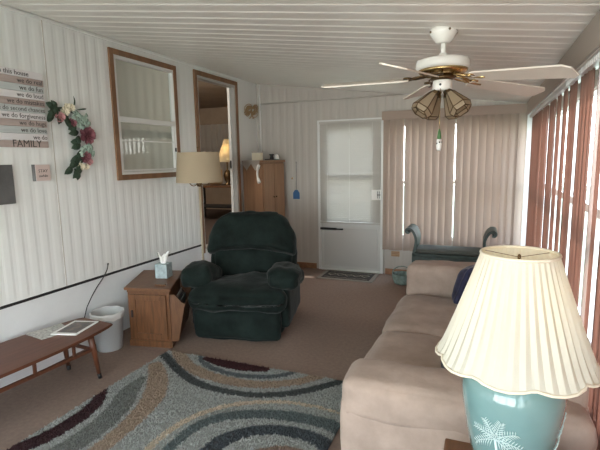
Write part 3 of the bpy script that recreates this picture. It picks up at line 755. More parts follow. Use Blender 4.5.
# front door on the face I0-I1
fd = V((I[1][0]-I[0][0], I[1][1]-I[0][1], 0)); fw = fd.length; fd.normalize(); fn = V((fd.y, -fd.x, 0)); org = V((I[0][0], I[0][1], 0))
Fm = Matrix((( fd.x, fn.x, 0, org.x), (fd.y, fn.y, 0, org.y), (0, 0, 1, 0), (0, 0, 0, 1)))
bm = B()
box(bm, (.02, 0, .07), (.07, .016, .44), .003, mtx=Fm); box(bm, (fw-.075, 0, .07), (fw-.025, .016, .44), .003, mtx=Fm); box(bm, (.07, 0, .07), (fw-.075, .016, .115), .003, mtx=Fm); box(bm, (.07, 0, .395), (fw-.075, .016, .44), .003, mtx=Fm)
box(bm, (.07, 0, .115), (fw-.075, .008, .395), 0, mtx=Fm)
dr = obj('door', bm, M['oak'], et)
bm = B(); box(bm, (.035, .016, .25), (.047, .03, .31), .004, mtx=Fm); obj('handle', bm, M['dark'], dr)
# rack on the right-hand side
sd_ = V((I[2][0]-I[1][0], I[2][1]-I[1][1], 0)); sw = sd_.length; sd_.normalize(); sn = V((sd_.y, -sd_.x, 0)); org = V((I[1][0], I[1][1], 0))
Sm = Matrix(((sd_.x, sn.x, 0, org.x), (sd_.y, sn.y, 0, org.y), (0, 0, 1, 0), (0, 0, 0, 1)))
def quadprism(bm, prof, a0, a1, mtx):
    lo = [bm.verts.new(mtx @ V((a0, b, c))) for b, c in prof]; hi = [bm.verts.new(mtx @ V((a1, b, c))) for b, c in prof]
    bm.faces.new(lo); bm.faces.new(hi[::-1]); n = len(prof)
    for i in range(n): bm.faces.new((lo[i], hi[i], hi[(i+1) % n], lo[(i+1) % n]))
bm = B(); quadprism(bm, [(0, .05), (.055, .05), (.118, .36), (.096, .37), (.04, .44), (0, .44)], .01, .028, Sm); quadprism(bm, [(0, .05), (.055, .05), (.118, .36), (.096, .37), (.04, .44), (0, .44)], sw-.05, sw-.032, Sm)
quadprism(bm, [(.045, .06), (.055, .06), (.110, .33), (.100, .33)], .028, sw-.05, Sm); quadprism(bm, [(0, .055), (.05, .055), (.05, .07), (0, .07)], .028, sw-.05, Sm)
obj('magazine_rack', bm, M['oak'], et)
for k, (mcol, lean) in enumerate((('paper', .006), ('velcro', .03), ('tissue_box', .052))):
    bm = B(); quadprism(bm, [(.006+.0115*k, .075), (.013+.0115*k, .075), (.018+.8*lean, .37-.015*k), (.011+.8*lean, .37-.015*k)], .05, sw-.09-.02*k, Sm)
    o = obj('magazine', bm, M[mcol]); tag(o, ['white paper booklet standing innermost in the end table rack', 'dark magazine standing between two others in the end table rack', 'pale blue magazine standing outermost in the end table rack'][k], 'magazine', 'magazines in the end table rack')
bm = B(); pr_ = [V((-2.46, 2.85, .5015)), V((-2.37, 2.865, .5015)), V((-2.385, 2.90, .5015)), V((-2.475, 2.885, .5015))]
prism(bm, [(p_.x, p_.y) for p_ in pr_], .5012, .512); o = obj('pocket_notebook', bm, M['oak']); tag(o, 'small brown notebook on the end table top before the tissues', 'notebook')

# tissue box
tbx = thing('tissue_box', 'pale blue cube tissue box with a white tissue pulled up', 'tissue box', (-2.565, 3.10, .5005), .22)
bm = B(); box(bm, (-.055, -.055, 0), (.055, .055, .125), .004); obj('carton', bm, M['tissue_box'], tbx)
bm = B(); n = 24; rings = []
for i in range(9):
    t = i/8; ring = []
    for k in range(n):
        a = 2*PI*k/n; r = (.022+.022*t+.012*t*math.sin(3*a+1)+.008*math.sin(7*a)*t); ring.append(bm.verts.new((r*math.cos(a), r*math.sin(a)*.5, .120+.085*t+.018*t*math.sin(2*a+.6)+.01*t*math.sin(5*a))))
    rings.append(ring)
for a_, b_ in zip(rings, rings[1:]):
    for k in range(n): f = bm.faces.new((a_[k], a_[(k+1) % n], b_[(k+1) % n], b_[k])); f.smooth = True
obj('tissue', bm, M['paper'], tbx)

# ------------------------------------------------------------------ waste bin
tc = thing('waste_bin', 'white frosted waste bin with a plastic liner by the bench', 'bin', (-2.785, 2.65, 0)); tc.scale = (1.08, 1.08, 1.08)
bm = B(); lathe(bm, [(.085, 0), (.092, .004), (.112, .275), (.118, .280), (.118, .288), (.108, .288), (.088, .012)], n=40, caps=False); bm.faces.new([v for v in bm.verts][:40]); obj('bin_body', bm, M['trash'], tc, True)
bm = B(); n = 40; rings = []
for r, z, w_ in ((.095, .10, 0), (.107, .26, .001), (.113, .292, .002), (.121, .290, .002), (.119, .265, .003), (.117, .245, .005)):
    rings.append([bm.verts.new(((r+w_*math.sin(k*2.1))*math.cos(2*PI*k/n), (r+w_*math.sin(k*2.1))*math.sin(2*PI*k/n), z+w_*1.5*math.sin(k*1.3))) for k in range(n)])
for a_, b_ in zip(rings, rings[1:]):
    for k in range(n): f = bm.faces.new((a_[k], a_[(k+1) % n], b_[(k+1) % n], b_[k])); f.smooth = True
obj('bin_liner', bm, M['bag'], tc)
bm = B(); bmesh.ops.create_uvsphere(bm, u_segments=12, v_segments=8, radius=.02, matrix=Matrix.Translation((.015, -.106, .20)) @ Matrix.Diagonal((1, .25, .6, 1)))
obj('red_mark', bm, M['red'], tc, True)

# ------------------------------------------------------------------ surfboard bench
bn = thing('coffee_table', 'long low walnut surfboard table along the left wall', 'table', (-2.665, 1.52, 0), math.radians(-4))
L = .865; poly = []
for i in range(41):
    u = -1+2*i/40; hw = .235*(1-.0*u*u)*(1-.34*abs(u)**3.2); poly.append((-hw+.0, u*L))
pr_l = poly; pr_r = [(-x, y) for x, y in reversed(poly)]
full = pr_r+pr_l
bm = B(); prism(bm, full, .332, .352)
es = [e for e in bm.edges if len(e.link_faces) == 2 and any(len(f.verts) > 10 for f in e.link_faces)]
bmesh.ops.bevel(bm, geom=es, offset=.006, segments=2, affect='EDGES'); obj('tabletop', bm, M['walnut'], bn)
for sx in (-1, 1):
    for sy in (-1, 1):
        bm = B(); tube(bm, [(sx*.150, sy*.675, .330), (sx*.154, sy*.69, .22), (sx*.160, sy*.712, .035)], [.022, .020, .013], 12); lg = obj('leg', bm, M['walnut_leg'], bn)
        bm = B(); tube(bm, [(sx*.160, sy*.7115, .038), (sx*.162, sy*.717, 0.0)], [.0142, .013], 12); obj('ferrule', bm, M['black'], lg)
for sx in (-1, 1):
    bm = B(); box(bm, (sx*.155-.010, -.68, .215), (sx*.155+.010, .68, .237), .003)
    obj('side_rail', bm, M['walnut_leg'], bn)
for sx in (-1, 1):
    for i in range(5):
        y = -.54+i*.27; bm = B(); box(bm, (sx*.155-.007, y-.009, .236), (sx*.155+.007, y+.009, .332)); obj('spindle', bm, M['walnut_leg'], bn)
bm = B(); box(bm, (-.15, .66, .222), (.15, .68, .242), .002); obj('cross_rail', bm, M['walnut_leg'], bn); bm = B(); box(bm, (-.15, -.68, .222), (.15, -.66, .242), .002); obj('cross_rail', bm, M['walnut_leg'], bn)
# magazines on it
def sheet(name, quad, z0, z1, m, label, pic=None, group='papers on the walnut table'):
    t_ = thing(name, label, 'magazine' if name == 'magazine' else 'paper', (0, 0, 0), 0, group)
    bm = B(); prism(bm, quad, z0, z1); obj('pages', bm, m, t_)
    if pic: bm = B(); prism(bm, pic, z1, z1+.0008); obj('cover_picture', bm, M['photo'], t_)
    return t_
q1 = [(-2.835, 2.11), (-2.60, 2.055), (-2.57, 2.20), (-2.80, 2.24)]
sheet('newspaper', [(-2.86, 2.00), (-2.66, 1.97), (-2.615, 2.17), (-2.80, 2.235)], .3525, .3545, M['newsprint'], 'white folded newsprint lying under the magazine on the walnut table')
q2 = [(-2.68, 2.05), (-2.50, 2.10), (-2.56, 2.35), (-2.74, 2.30)]
sheet('magazine', q2, .3548, .3610, M['paper'], 'glossy magazine with dark cover photo on the walnut table', pic=[(-2.665, 2.085), (-2.525, 2.125), (-2.57, 2.325), (-2.712, 2.28)])
# wall cord
bm = B()
def lw(u, v):
    r_ = R.transposed(); 
    ray = R @ V(((u-300)/450, -(v-225)/450, -1)); t_ = (LX+.014)/ray.x; return V((0, 0, 1.5))+ray*t_
pts = [lw(108, 264), lw(107, 270), lw(103, 278), lw(97, 287), lw(92, 296), lw(87, 307), lw(84, 320), lw(83, 335)]
tube(bm, pts, .004, 6); bmesh.ops.create_uvsphere(bm, u_segments=8, v_segments=6, radius=.008, matrix=Matrix.Translation(pts[0]))
o = obj('power_cord', bm, M['black']); tag(o, 'thin black cord dropping down the left wall behind the bin', 'cord')

# ------------------------------------------------------------------ family sign
sg = thing('plank_sign', 'large planked family rules sign in grey, white and taupe', 'sign', (LX+.002, 2.005, 1.615)); sg.scale = (1, 1, 1.045)
rows = [('pl_white', 'In this house', 2.325-2.04, .043), ('pl_brown', 'we do real', .385, .043), ('pl_blue', 'we do fun', .385, .043), ('pl_white', 'we do loud', .385, .043), ('pl_brown', 'we do mistakes', .385, .043), ('pl_blue', 'we do second chances', .385, .040), ('pl_white', 'we do forgiveness', .385, .043), ('pl_brown', 'we do hugs', .385, .043), ('pl_blue', 'we do love', .385, .043), ('pl_white', 'we do', .385, .043), ('pl_brown', 'FAMILY', .335, .066)]
H = .50/len(rows); tl = []
mats_ = ['pl_white', 'pl_brown', 'pl_blue']; bm = B()
for i, (mk, s, yr, sz) in enumerate(rows):
    zt = .50-i*H; box(bm, (0, -.39, zt-H+.001), (.016, .392+random.uniform(-.003, .003), zt-.001), .001, mi=mats_.index(mk))
    mx = wl(yr, zt-H+.010 if s != 'FAMILY' else zt-H+.004, .0168)
    tl.append((s, sz, mx @ Matrix.Diagonal((1.02, 1, 1, 1)), 'RIGHT'))
obj('planks', bm, [M[x] for x in mats_], sg); text_mesh(tl, sg, M['ink'])
# small box sign
s2 = thing('box_sign', 'small square pinkish box sign reading STAY awhile', 'sign', (LX+.002, 2.315, 1.378)); s2.scale = (1, 1.08, 1.04)
bm = B(); box(bm, (0, -.055, 0), (.032, .055, .115), .002); obj('box', bm, [M['pl_white']], s2)
bm = B(); box(bm, (.0005, -.0575, .001), (.0325, -.0552, .114)); obj('dark_side', bm, M['slate'], s2)
bm = B(); box(bm, (.0322, -.052, .003), (.0335, .052, .112)); obj('face_panel', bm, mat('sign_blush', (.62, .50, .47), .8), s2)
text_mesh([('STAY', .030, wl(0, .060, .0345), 'CENTER'), ('awhile', .026, wl(0, .028, .0345) @ Matrix.Shear('XZ', 4, (0, 0)), 'CENTER')], s2, M['ink'])
# dark board
s3 = thing('slate_board', 'dark grey slate board hanging at the left picture edge', 'board', (LX+.002, 1.938, 1.237))
bm = B(); box(bm, (0, -.165, 0), (.016, .165, .262), .002); obj('board', bm, M['slate'], s3)
bm = B(); box(bm, (.0165, .0, .20), (.022, .025, .222), .001); obj('hook', bm, M['black'], s3)

# ------------------------------------------------------------------ wreath
wr_ = thing('flower_wreath', 'half-moon flower wreath of mauve roses and dark leaves', 'wreath', (LX+.012, -.04, .012))
def lwp(u, v): return V((0, lw(u, v).y, lw(u, v).z))
def leafm(bm, p, d, L_, W_, up=None, fold=.25):
    L_ *= 1.1; W_ *= 1.25; d = V(d).normalized(); nrm = V((1, 0, 0)); s = d.cross(nrm).normalized(); rows_ = []
    for i in range(6):
        t = i/5; w_ = W_*math.sin(PI*min(1, t*.95+.05))**.8; c_ = V(p)+d*L_*t+nrm*(.012+.02*math.sin(t*PI)); rows_.append([bm.verts.new(c_-s*w_-nrm*fold*w_), bm.verts.new(c_), bm.verts.new(c_+s*w_-nrm*fold*w_)])
    for a_, b_ in zip(rows_, rows_[1:]):
        for k in range(2): bm.faces.new((a_[k], a_[k+1], b_[k+1], b_[k]))
def flower(bm, c_, r, n1, layers, seed):
    r *= 1.2
    rnd = random.Random(seed)
    for ly in range(layers):
        rr = r*(1-.22*ly)
        for k in range(n1):
            a = 2*PI*k/n1+ly*.6+rnd.uniform(-.1, .1); d = V((0, math.cos(a), math.sin(a))); s = V((0, -math.sin(a), math.cos(a)))
            lift = .010+.012*ly; prof_ = [(0, .002, 0), (.45, .30, .35), (.85, .36, .9), (1.0, .2, 1.0)]
            rw = []
            for t, w_, h in prof_:
                cc = V(c_)+d*rr*t+V((1, 0, 0))*(lift+h*rr*(.15+.25*ly)); rw.append([bm.verts.new(cc-s*w_*rr), bm.verts.new(cc+V((1, 0, 0))*-.12*rr), bm.verts.new(cc+s*w_*rr)])
            for a_, b_ in zip(rw, rw[1:]):
                for q in range(2): bm.faces.new((a_[q], a_[q+1], b_[q+1], b_[q]))
bm = B(); arc = [lwp(u, v) for u, v in ((54, 114), (60, 110), (68, 110), (80, 116), (88, 127), (92, 140), (91, 152), (86, 164), (79, 174))]
tube(bm, arc, .008, 6); obj('twig_ring', bm, M['leafdk'], wr_)
bm = B(); rnd = random.Random(3)
for (u, v, ang, L_, W_) in ((58, 111, 150, .07, .022), (56, 114, 235, .08, .022), (60, 112, 120, .07, .02), (56, 111, 250, .07, .02), (54, 116, 250, .06, .018), (63, 115, 260, .08, .02), (68, 118, 290, .08, .022),
    (84, 146, 200, .09, .022), (84, 152, 240, .11, .024), (80, 160, 225, .10, .024), (82, 163, 260, .11, .024), (76, 168, 215, .09, .022), (80, 172, 270, .07, .02), (78, 170, 300, .07, .02), (76, 112, 80, .10, .006), (80, 112, 10, .09, .005), (82, 134, 190, .09, .02), (70, 122, 300, .08, .018), (90, 148, 340, .06, .018), (80, 128, 200, .08, .022), (83, 138, 230, .08, .024), (82, 144, 180, .07, .022), (72, 118, 200, .07, .02), (76, 122, 240, .08, .022), (86, 148, 260, .1, .022), (64, 112, 200, .08, .022), (60, 116, 300, .07, .02), (84, 158, 200, .1, .024), (82, 170, 230, .09, .022)):
    a = math.radians(ang); leafm(bm, lwp(u, v), (0, math.cos(a), math.sin(a)), L_, W_)
obj('dark_leaves', bm, M['leafdk'], wr_)
bm = B()
for (u, v) in ((78, 118), (82, 122), (86, 120), (84, 126), (80, 124), (88, 124), (90, 150), (86, 154), (92, 154), (88, 150)):
    for k in range(6): 
        a = rnd.uniform(0, 2*PI); leafm(bm, lwp(u, v)+V((.012, 0, 0)), (0, math.cos(a), math.sin(a)), .045, .012)
obj('dusty_leaves', bm, M['leafpale'], wr_)
for (u, v, r, m_, n1, ly, nm) in ((89, 137, .062, 'rose', 7, 4, 'rose'), (62, 119, .034, 'pinkpetal', 6, 3, 'rose'), (74, 125, .030, 'rose', 6, 3, 'rose'), (87, 158, .042, 'rose', 6, 3, 'rose'), (90, 163, .030, 'pinkpetal', 6, 3, 'rose'), (67, 114, .03, 'cream', 6, 2, 'daisy'), (73, 110, .028, 'cream', 6, 2, 'daisy'), (69, 109, .022, 'cream', 6, 2, 'daisy'), (83, 168, .026, 'cream', 6, 2, 'daisy'), (88, 168, .022, 'cream', 6, 2, 'daisy')):
    bm = B(); flower(bm, lwp(u, v)+V((.014, 0, 0)), r, n1, ly, u*v); obj(nm, bm, M[m_], wr_)

# ------------------------------------------------------------------ raffia bow in corner, conduits
bm = B(); tube(bm, [(-2.90, FY-.016, 1.56), (-2.90, FY-.016, cz(-2.9)-.008)], .011, 10); tube(bm, [(-2.90, FY-.014, 2.255), (-2.2, FY-.012, 2.262), (-.4, FY-.012, 2.262*.0+min(2.262, cz(-.4)-.01) if False else 2.19)], .008, 8) if False else None
o = struct('trim_5', bm, M['white'], smooth=True)
bm = B(); tube(bm, [(-2.885, FY-.012, 2.262), (-.95, FY-.012, 2.262)], .009, 8); o = struct('trim_6', bm, M['panel_far'], smooth=True)
bm = B()
for i in range(14):
    a0 = rnd.uniform(-.3, .3); R1 = rnd.uniform(.05, .075)
    for sx_, cx_ in ((-1, 0), (1, 0)):
        pts = [(0+rnd.uniform(0, .012)+.02*math.sin(t_), sx_*(R1*(1-math.cos(t_)))*.8, .0+R1*math.sin(t_)*(.55+.1*a0)-.12*R1*(1-math.cos(t_))*(sx_ < 0)) for t_ in [x*2*PI/10 for x in range(11)]]
        q_ = Matrix.Rotation(rnd.uniform(-.35, .35), 3, 'X'); k_ = rnd.uniform(.6, 1.1); tube(bm, [q_ @ (V(p_)*k_) for p_ in pts], .0035, 4)
for i in range(8): tube(bm, [(.008, 0, 0), (.015, rnd.uniform(-.03, .03), -.04), (.01, rnd.uniform(-.06, .06), -.08)], .003, 4)
o = obj('raffia_bow', bm, M['raffia']); o.scale = (1, 1.6, 1.5); o.location = (LX+.032, 5.50, 2.17); tag(o, 'tan raffia bow pinned high in the far left corner', 'ornament')

# ------------------------------------------------------------------ corner cabinet
ang = math.radians(-12); cb = thing('corner_cabinet', 'tall maple wardrobe cabinet standing in the far left corner', 'cabinet', (-2.62, 5.16, 0), ang)
bm = B(); box(bm, (-.325, .0, .0), (0, .46, 1.47), .003); obj('body', bm, M['cab_side'], cb)
bm = B(); box(bm, (-.33, -.008, 1.471), (.024, .468, 1.495), .003); obj('cabinet_top', bm, M['cab'], cb)
for i in range(2):
    ya, yb = .01+.222*i, .01+.222*i+.217
    bm = B(); box(bm, (.001, ya, .08), (.018, yb, 1.45), .003); dd = obj('door', bm, M['cab'], cb)
    bm = B(); yk = yb-.022 if i == 0 else ya+.022; bmesh.ops.create_uvsphere(bm, u_segments=12, v_segments=8, radius=.012, matrix=Matrix.Translation((.028, yk, 1.02))); obj('knob', bm, M['bronze'], dd, True)
def cbp(x, y, z): return Matrix.Rotation(ang, 3, 'Z') @ V((x, y, 0))+V((-2.62, 5.16, z))
# cloth
bm = B(); n = 24; Wd = .30
pts_t = [(-.315+.29*i/n, i/n) for i in range(n+1)]
cols = []
for x, t in pts_t:
    drop = .035+.09*(1-abs(((t*2) % 1)*2-1)); cols.append([bm.verts.new(cbp(x, .30, 1.4975)), bm.verts.new(cbp(x, -.006, 1.4985)), bm.verts.new(cbp(x, -.014, 1.492)), bm.verts.new(cbp(x, -.016-.003*math.sin(t*20), 1.49-drop*.5)), bm.verts.new(cbp(x, -.017-.004*math.sin(t*20+1), 1.49-drop))])
for a_, b_ in zip(cols, cols[1:]):
    for k in range(4): f = bm.faces.new((a_[k], a_[k+1], b_[k+1], b_[k]))
g_ = bmesh.ops.solidify(bm, geom=bm.faces[:], thickness=-.0015)
o = obj('table_cloth', bm, M['cloth']); tag(o, 'grey-white pointed cloth draped over the corner cabinet top', 'cloth')
bx = thing('small_box', 'small cream box on the corner cabinet beside the black jar', 'box', tuple(cbp(-.16, .11, 1.500)), ang+.3)
bm = B(); box(bm, (-.06, -.045, 0), (.06, .045, .092), .003); obj('carton', bm, M['cream'], bx); bm = B(); box(bm, (-.062, -.047, .0925), (.062, .047, .108), .003); obj('lid', bm, M['cloth'], bx)
bm = B(); lathe(bm, [(.022, 0), (.03, .012), (.026, .03), (.018, .05), (.036, .075), (.034, .078), (.015, .055)], n=20, caps=True); o = obj('black_jar', bm, M['black'], smooth=True); o.location = cbp(-.06, .285, 1.4955+.003); tag(o, 'small black flared jar on the corner cabinet', 'jar')
bm = B(); box(bm, (-.045, -.03, 0), (.045, .03, .012), .003); o = obj('flat_case', bm, M['dark']); o.location = cbp(-.05, .17, 1.4998) if False else cbp(-.045, .20, 1.4998); o.rotation_euler.z = ang; tag(o, 'flat dark case lying on the corner cabinet beside the white cup', 'case')
cu_ = thing('upturned_cup', 'small white cup standing on a green saucer on corner cabinet', 'cup', tuple(cbp(-.05, .38, 1.4955)))
bm = B(); lathe(bm, [(.02, 0), (.045, .008), (.047, .012), (.02, .008)], n=24); obj('saucer', bm, M['basket'], cu_, True)
bm = B(); lathe(bm, [(.036, .012), (.034, .03), (.026, .06), (.014, .075), (.004, .078)], n=24); obj('cup', bm, M['white'], cu_, True)
# white curved handset
ph = thing('telephone_handset', 'white curved telephone handset hanging at the cabinet corner', 'telephone', tuple(cbp(-.030, -.032, 1.325)), ang); ph.scale = (1.3, 1.3, 1.3)
bm = B(); pts = [(-.014+.026*t*t, -.004-.006*t*t, .085*t) for t in [-1+i/8 for i in range(17)]]
tube(bm, pts, [.0155, .0165, .0165, .015, .0125]+[.0105]*7+[.0125, .015, .0165, .0165, .0155], 14); obj('handset', bm, M['white'], ph)

# fly swatter
fs = thing('fly_swatter', 'blue fly swatter hanging on the far wall by the cabinet', 'fly swatter', (-2.385, FY-.006, 1.0))
bm = B(); tube(bm, [(.006, 0, .45), (.002, 0, .2), (0, 0, .08)], .003, 6); tube(bm, [(.006, 0, .45), (.012, 0, .46), (.006, 0, .47), (0, 0, .46), (.006, 0, .45)], .0025, 6); obj('handle', bm, M['dark'], fs)
bm = B(); prism(bm, [(-.048, -.04), (.048, -.04), (.048, .045), (.02, .085), (-.02, .085), (-.048, .045)], -.003, .003, axis='y')
for k in range(5): box(bm, (-.042+.019*k, -.005, -.035), (-.036+.019*k, .005, .05))
obj('paddle', bm, M['blue'], fs)
bm = B(); tube(bm, [(-2.44, FY-.02, 1.24), (-2.44, FY-.002, 1.25)], .012, 8); o = obj('wall_hook', bm, M['raffia']); tag(o, 'tiny brown hook on the far wall above the fly swatter paddle', 'hook')
# wall outlet
ou = thing('wall_outlet', 'small tan outlet plate on the far wall beside the door', 'outlet', (-1.02, FY-.012, .27))
bm = B(); box(bm, (-.055, 0, -.03), (.055, .01, .04), .003); obj('plate', bm, mat('outlet_tan', (.42, .28, .16), .5), ou)
bm = B()
for z in (-.018, .004, .024): box(bm, (-.045, -.003, z), (.045, .0005, z+.008))
obj('slots', bm, M['wood_base'], ou)

# door mat
mt = thing('door_mat', 'dark door mat with a pale lettered border by the door', 'mat', (-1.57, 5.44, 0))
bm = B(); box(bm, (-.36, -.22, .001), (.36, .22, .012), .004); obj('backing', bm, M['mat_light'], mt)
bm = B(); box(bm, (-.31, -.175, .0122), (.31, .175, .0145)); obj('center', bm, M['mat_dark'], mt)
bm = B(); rnd = random.Random(9)
for k in range(5):
    x = -.22+k*.11; pts = [(x+.035*math.cos(a)+.02*math.sin(2*a), .05*math.sin(a)+rnd.uniform(-.01, .01), .0148) for a in [i*2*PI/14 for i in range(15)]]
    tube(bm, pts, .010, 5, flat=.12)
for sy in (-.135, .135): tube(bm, [(-.28+.56*i/28, sy+.012*math.sin(i*1.1), .0148) for i in range(29)], .008, 5, flat=.12)
obj('pattern', bm, M['mat_light'], mt)

# ------------------------------------------------------------------ teal bench with scrolled ends
bb = thing('scroll_bench', 'dark teal bench with scrolled arms under the far blind', 'bench', (-.33, 5.30, 0))
bm = B(); box(bm, (-.40, -.17, .38), (.40, .17, .42), .006); box(bm, (-.40, -.172, .31), (.40, -.155, .38), .003); box(bm, (-.40, .155, .31), (.40, .172, .38), .003); obj('seat', bm, M['green_bench'], bb)
bm = B(); soft(bm, (0, 0, .445), (.74, .32, .05), .02, 10); obj('seat_pad', bm, mat('bench_pad_grey', (.09, .10, .09), .9), bb)
for s in (-1, 1):
    prof_ = [(.36, .30), (.385, .42), (.365, .50), (.355, .57), (.375, .64), (.41, .69), (.455, .70), (.475, .675), (.46, .65), (.435, .655)]
    bm = B()
    for a_, b_ in zip(prof_, prof_[1:]):
        pass
    n = len(prof_); g = []
    sm = chaikin([(x, z, .022) for x, z in prof_], 2)
    for i, (x, z, t_) in enumerate(sm):
        x2, z2, _ = sm[min(i+1, len(sm)-1)]; x1, z1, _ = sm[max(i-1, 0)]; tx_, tz_ = x2-x1, z2-z1; l = math.hypot(tx_, tz_); nx, nzz = -tz_/l*.014, tx_/l*.014
        g.append([bm.verts.new((s*(x+nx), y, z+nzz)) for y in (-.17, .17)]+[bm.verts.new((s*(x-nx), y, z-nzz)) for y in (.17, -.17)])
    for a_, b_ in zip(g, g[1:]):
        for k in range(4): bm.faces.new((a_[k], a_[(k+1) % 4], b_[(k+1) % 4], b_[k]))
    bm.faces.new(g[0]); bm.faces.new(g[-1]); obj('scroll_arm', bm, M['green_bench'], bb)
    for y in (-.15, .15):
        bm = B(); tube(bm, [(s*.375, y, .33), (s*.385, y, .18), (s*.36, y, .08), (s*.385, y, .0)], [.025, .02, .015, .02], 8); obj('leg', bm, M['green_bench'], bb)
bk_ = thing('teal_basket', 'small pale teal basket on the floor before the bench', 'basket', (-.865, 5.30, 0)); bk_.scale = (1, 1, 1)
bm = B(); lathe(bm, [(.07, .003), (.095, .02), (.118, .09), (.115, .125), (.12, .13), (.11, .13), (.105, .09), (.08, .02)], n=32, rmod=lambda a, t: 1+.02*math.sin(24*a)); obj('bowl', bm, M['basket'], bk_)
bm = B(); tube(bm, [(.115*math.cos(t), .03*math.sin(t), .125+.085*math.sin(t)) for t in [i*PI/14 for i in range(15)]], .007, 6); obj('handle', bm, M['basket'], bk_)

# ------------------------------------------------------------------ things in the house room (through the doorway)
def hr(u, v, y):
    ray = R @ V(((u-300)/450, -(v-225)/450, -1)); return V((0, 0, 1.5))+ray*(y/ray.y)
p = hr(228, 185, 6.6); tz = p.z
ht = thing('hall_table', 'dark low table with crossed shelf in the room beyond', 'table', (p.x-.12, 6.6, .5))
th = tz-.5
bm = B(); box(bm, (-.55, -.25, th-.03), (.40, .25, th), .005); obj('tabletop', bm, M['oak'], ht)
for x in (-.53, .35):
    for y in (-.23, .2): bm = B(); box(bm, (x, y, 0), (x+.035, y+.035, th-.031)); obj('leg', bm, M['black'], ht)
bm = B(); box(bm, (-.5, -.2, .22), (.35, .2, .24)); obj('shelf', bm, M['black'], ht)
hl = thing('table_lamp', 'small lit table lamp with cone shade in the room beyond', 'lamp', (p.x, 6.6, tz+.001))
zc = hr(228, 162, 6.6).z-tz; zt_ = hr(228, 139, 6.6).z-tz
bm = B(); lathe(bm, [(.06, 0), (.065, .01), (.03, .03), (.055, .10), (.07, .16), (.045, .23), (.012, .26), (.012, zc+.06)], n=24); obj('lamp_base', bm, M['bronze'], hl, True)
bm = B(); lathe(bm, [(.18, zc), (.035, zt_)], n=32, caps=False); obj('lamp_shade', bm, M['shade_lit'], hl, True)
bm = B(); bmesh.ops.create_uvsphere(bm, u_segments=12, v_segments=8, radius=.03, matrix=Matrix.Translation((0, 0, (zc+zt_)/2))); obj('bulb', bm, M['bulb'], hl, True)
pc_ = hr(218, 174, 6.5)
bm = B(); soft(bm, (0, 0, 0), (.26, .13, .26), .05, 12, puff=(0, .03, 0), shape=ps); o = obj('tan_cushion', bm, M['raffia']); o.location = (pc_.x-.06, 6.52, tz+.145); tag(o, 'tan cushion propped on the low table beside the lit lamp', 'cushion')
# lace valance and curtain on the house room's end wall
bm = B(); n = 120
def yw(x): return 7.86
for za_, zb2, amp, ph0 in ((1.72, 2.22, .03, 0), (1.0, 1.80, .015, 1)):
    cols = []
    for i in range(n+1):
        x = -6.0+2.9*i/n; yy = 7.86+amp*math.sin(i*1.1+ph0)+(.05 if amp < .02 else 0); cols.append([bm.verts.new((x, yy, za_+(.05*abs(math.sin(i*.26)) if amp > .02 else 0))), bm.verts.new((x, yy, zb2))])
    for a_, b_ in zip(cols, cols[1:]): f = bm.faces.new((a_[0], b_[0], b_[1], a_[1])); f.smooth = True
o = obj('lace_curtain', bm, M['lace']); tag(o, 'gathered grey lace curtain with valance in the room beyond', 'curtain')

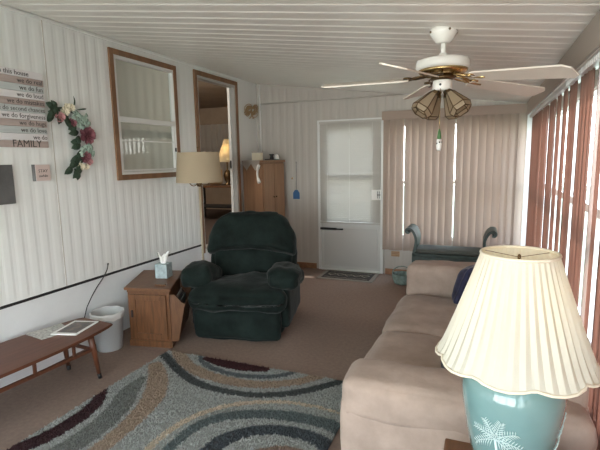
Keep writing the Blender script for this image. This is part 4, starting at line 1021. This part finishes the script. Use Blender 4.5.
# ------------------------------------------------------------------ lights
def light(name, typ, loc, energy, col=(1, 1, 1), **kw):
    l = bpy.data.lights.new(name, typ); l.energy = energy; l.color = col
    for k, v in kw.items(): setattr(l, k, v)
    o = bpy.data.objects.new(name, l); C.objects.link(o); o.location = loc; return o
sun = light('sun', 'SUN', (6, 3, 5), 6.0, (1, .95, .88), angle=math.radians(.6))
sd = V((-1, -.10, -.60)); sun.rotation_euler = sd.to_track_quat('-Z', 'Y').to_euler()
dm = thing('fill_light_dome', 'unseen frosted dome added to light the room beyond', 'fill light', (-4.3, 4.6, 2.555))  # made-up fixture, out of view, dressing the fill light of the house room
bm = B(); lathe(bm, [(.14, 0), (.14, -.012), (.12, -.02)], n=32); obj('canopy', bm, M['white'], dm, True)
bm = B(); lathe(bm, [(.125, -.021), (.11, -.05), (.06, -.075), (.004, -.085)], n=32, caps=False); obj('dome', bm, M['glass'], dm, True)
light('house_fill_light', 'POINT', (-4.3, 4.6, 2.45), 70, (1, .88, .74), shadow_soft_size=.08)  # added fill, brightens the house room seen through the doorway
light('hall_bulb', 'POINT', (p.x, 6.6, tz+(zc+zt_)/2), 9, (1, .80, .52), shadow_soft_size=.03)
light('lamp_bulb', 'POINT', (AX, AY, .571+.52), .8, (1, .80, .48), shadow_soft_size=.03)
def portal(loc, rot, sx, sy):
    l = bpy.data.lights.new('portal', 'AREA'); l.shape = 'RECTANGLE'; l.size = sx; l.size_y = sy; l.cycles.is_portal = True
    o = bpy.data.objects.new('portal', l); C.objects.link(o); o.location = loc; o.rotation_euler = rot
portal(((-2.8+.35)/2, NY-.12, 1.225), (PI/2, 0, 0), 3.15, 1.55)
portal((RX+.12, 1.9, 1.175), (PI/2, 0, PI/2), 7.3, 1.45)
wd = bpy.data.worlds.new('world'); bpy.context.scene.world = wd; wd.use_nodes = True; nt = wd.node_tree; bg = nt.nodes['Background']
tcw = nt.nodes.new('ShaderNodeTexCoord'); sp = nt.nodes.new('ShaderNodeSeparateXYZ'); rp = nt.nodes.new('ShaderNodeValToRGB')
nt.links.new(tcw.outputs['Generated'], sp.inputs[0]); nt.links.new(sp.outputs['Z'], rp.inputs[0]); nt.links.new(rp.outputs[0], bg.inputs[0])
rp.color_ramp.elements[0].position = 0; rp.color_ramp.elements[0].color = (1, .98, .95, 1); rp.color_ramp.elements[1].position = .6; rp.color_ramp.elements[1].color = (.62, .78, 1, 1)
bg.inputs[1].default_value = 11
sc = bpy.context.scene
sc.view_settings.view_transform = 'Standard'; sc.view_settings.look = 'None'; sc.view_settings.gamma = 1; sc.view_settings.exposure = .27
sc.cycles.max_bounces = 10; sc.cycles.diffuse_bounces = 6; sc.cycles.transparent_max_bounces = 12; sc.cycles.transmission_bounces = 6
sc.cycles.use_denoising = True; sc.cycles.sample_clamp_indirect = 6
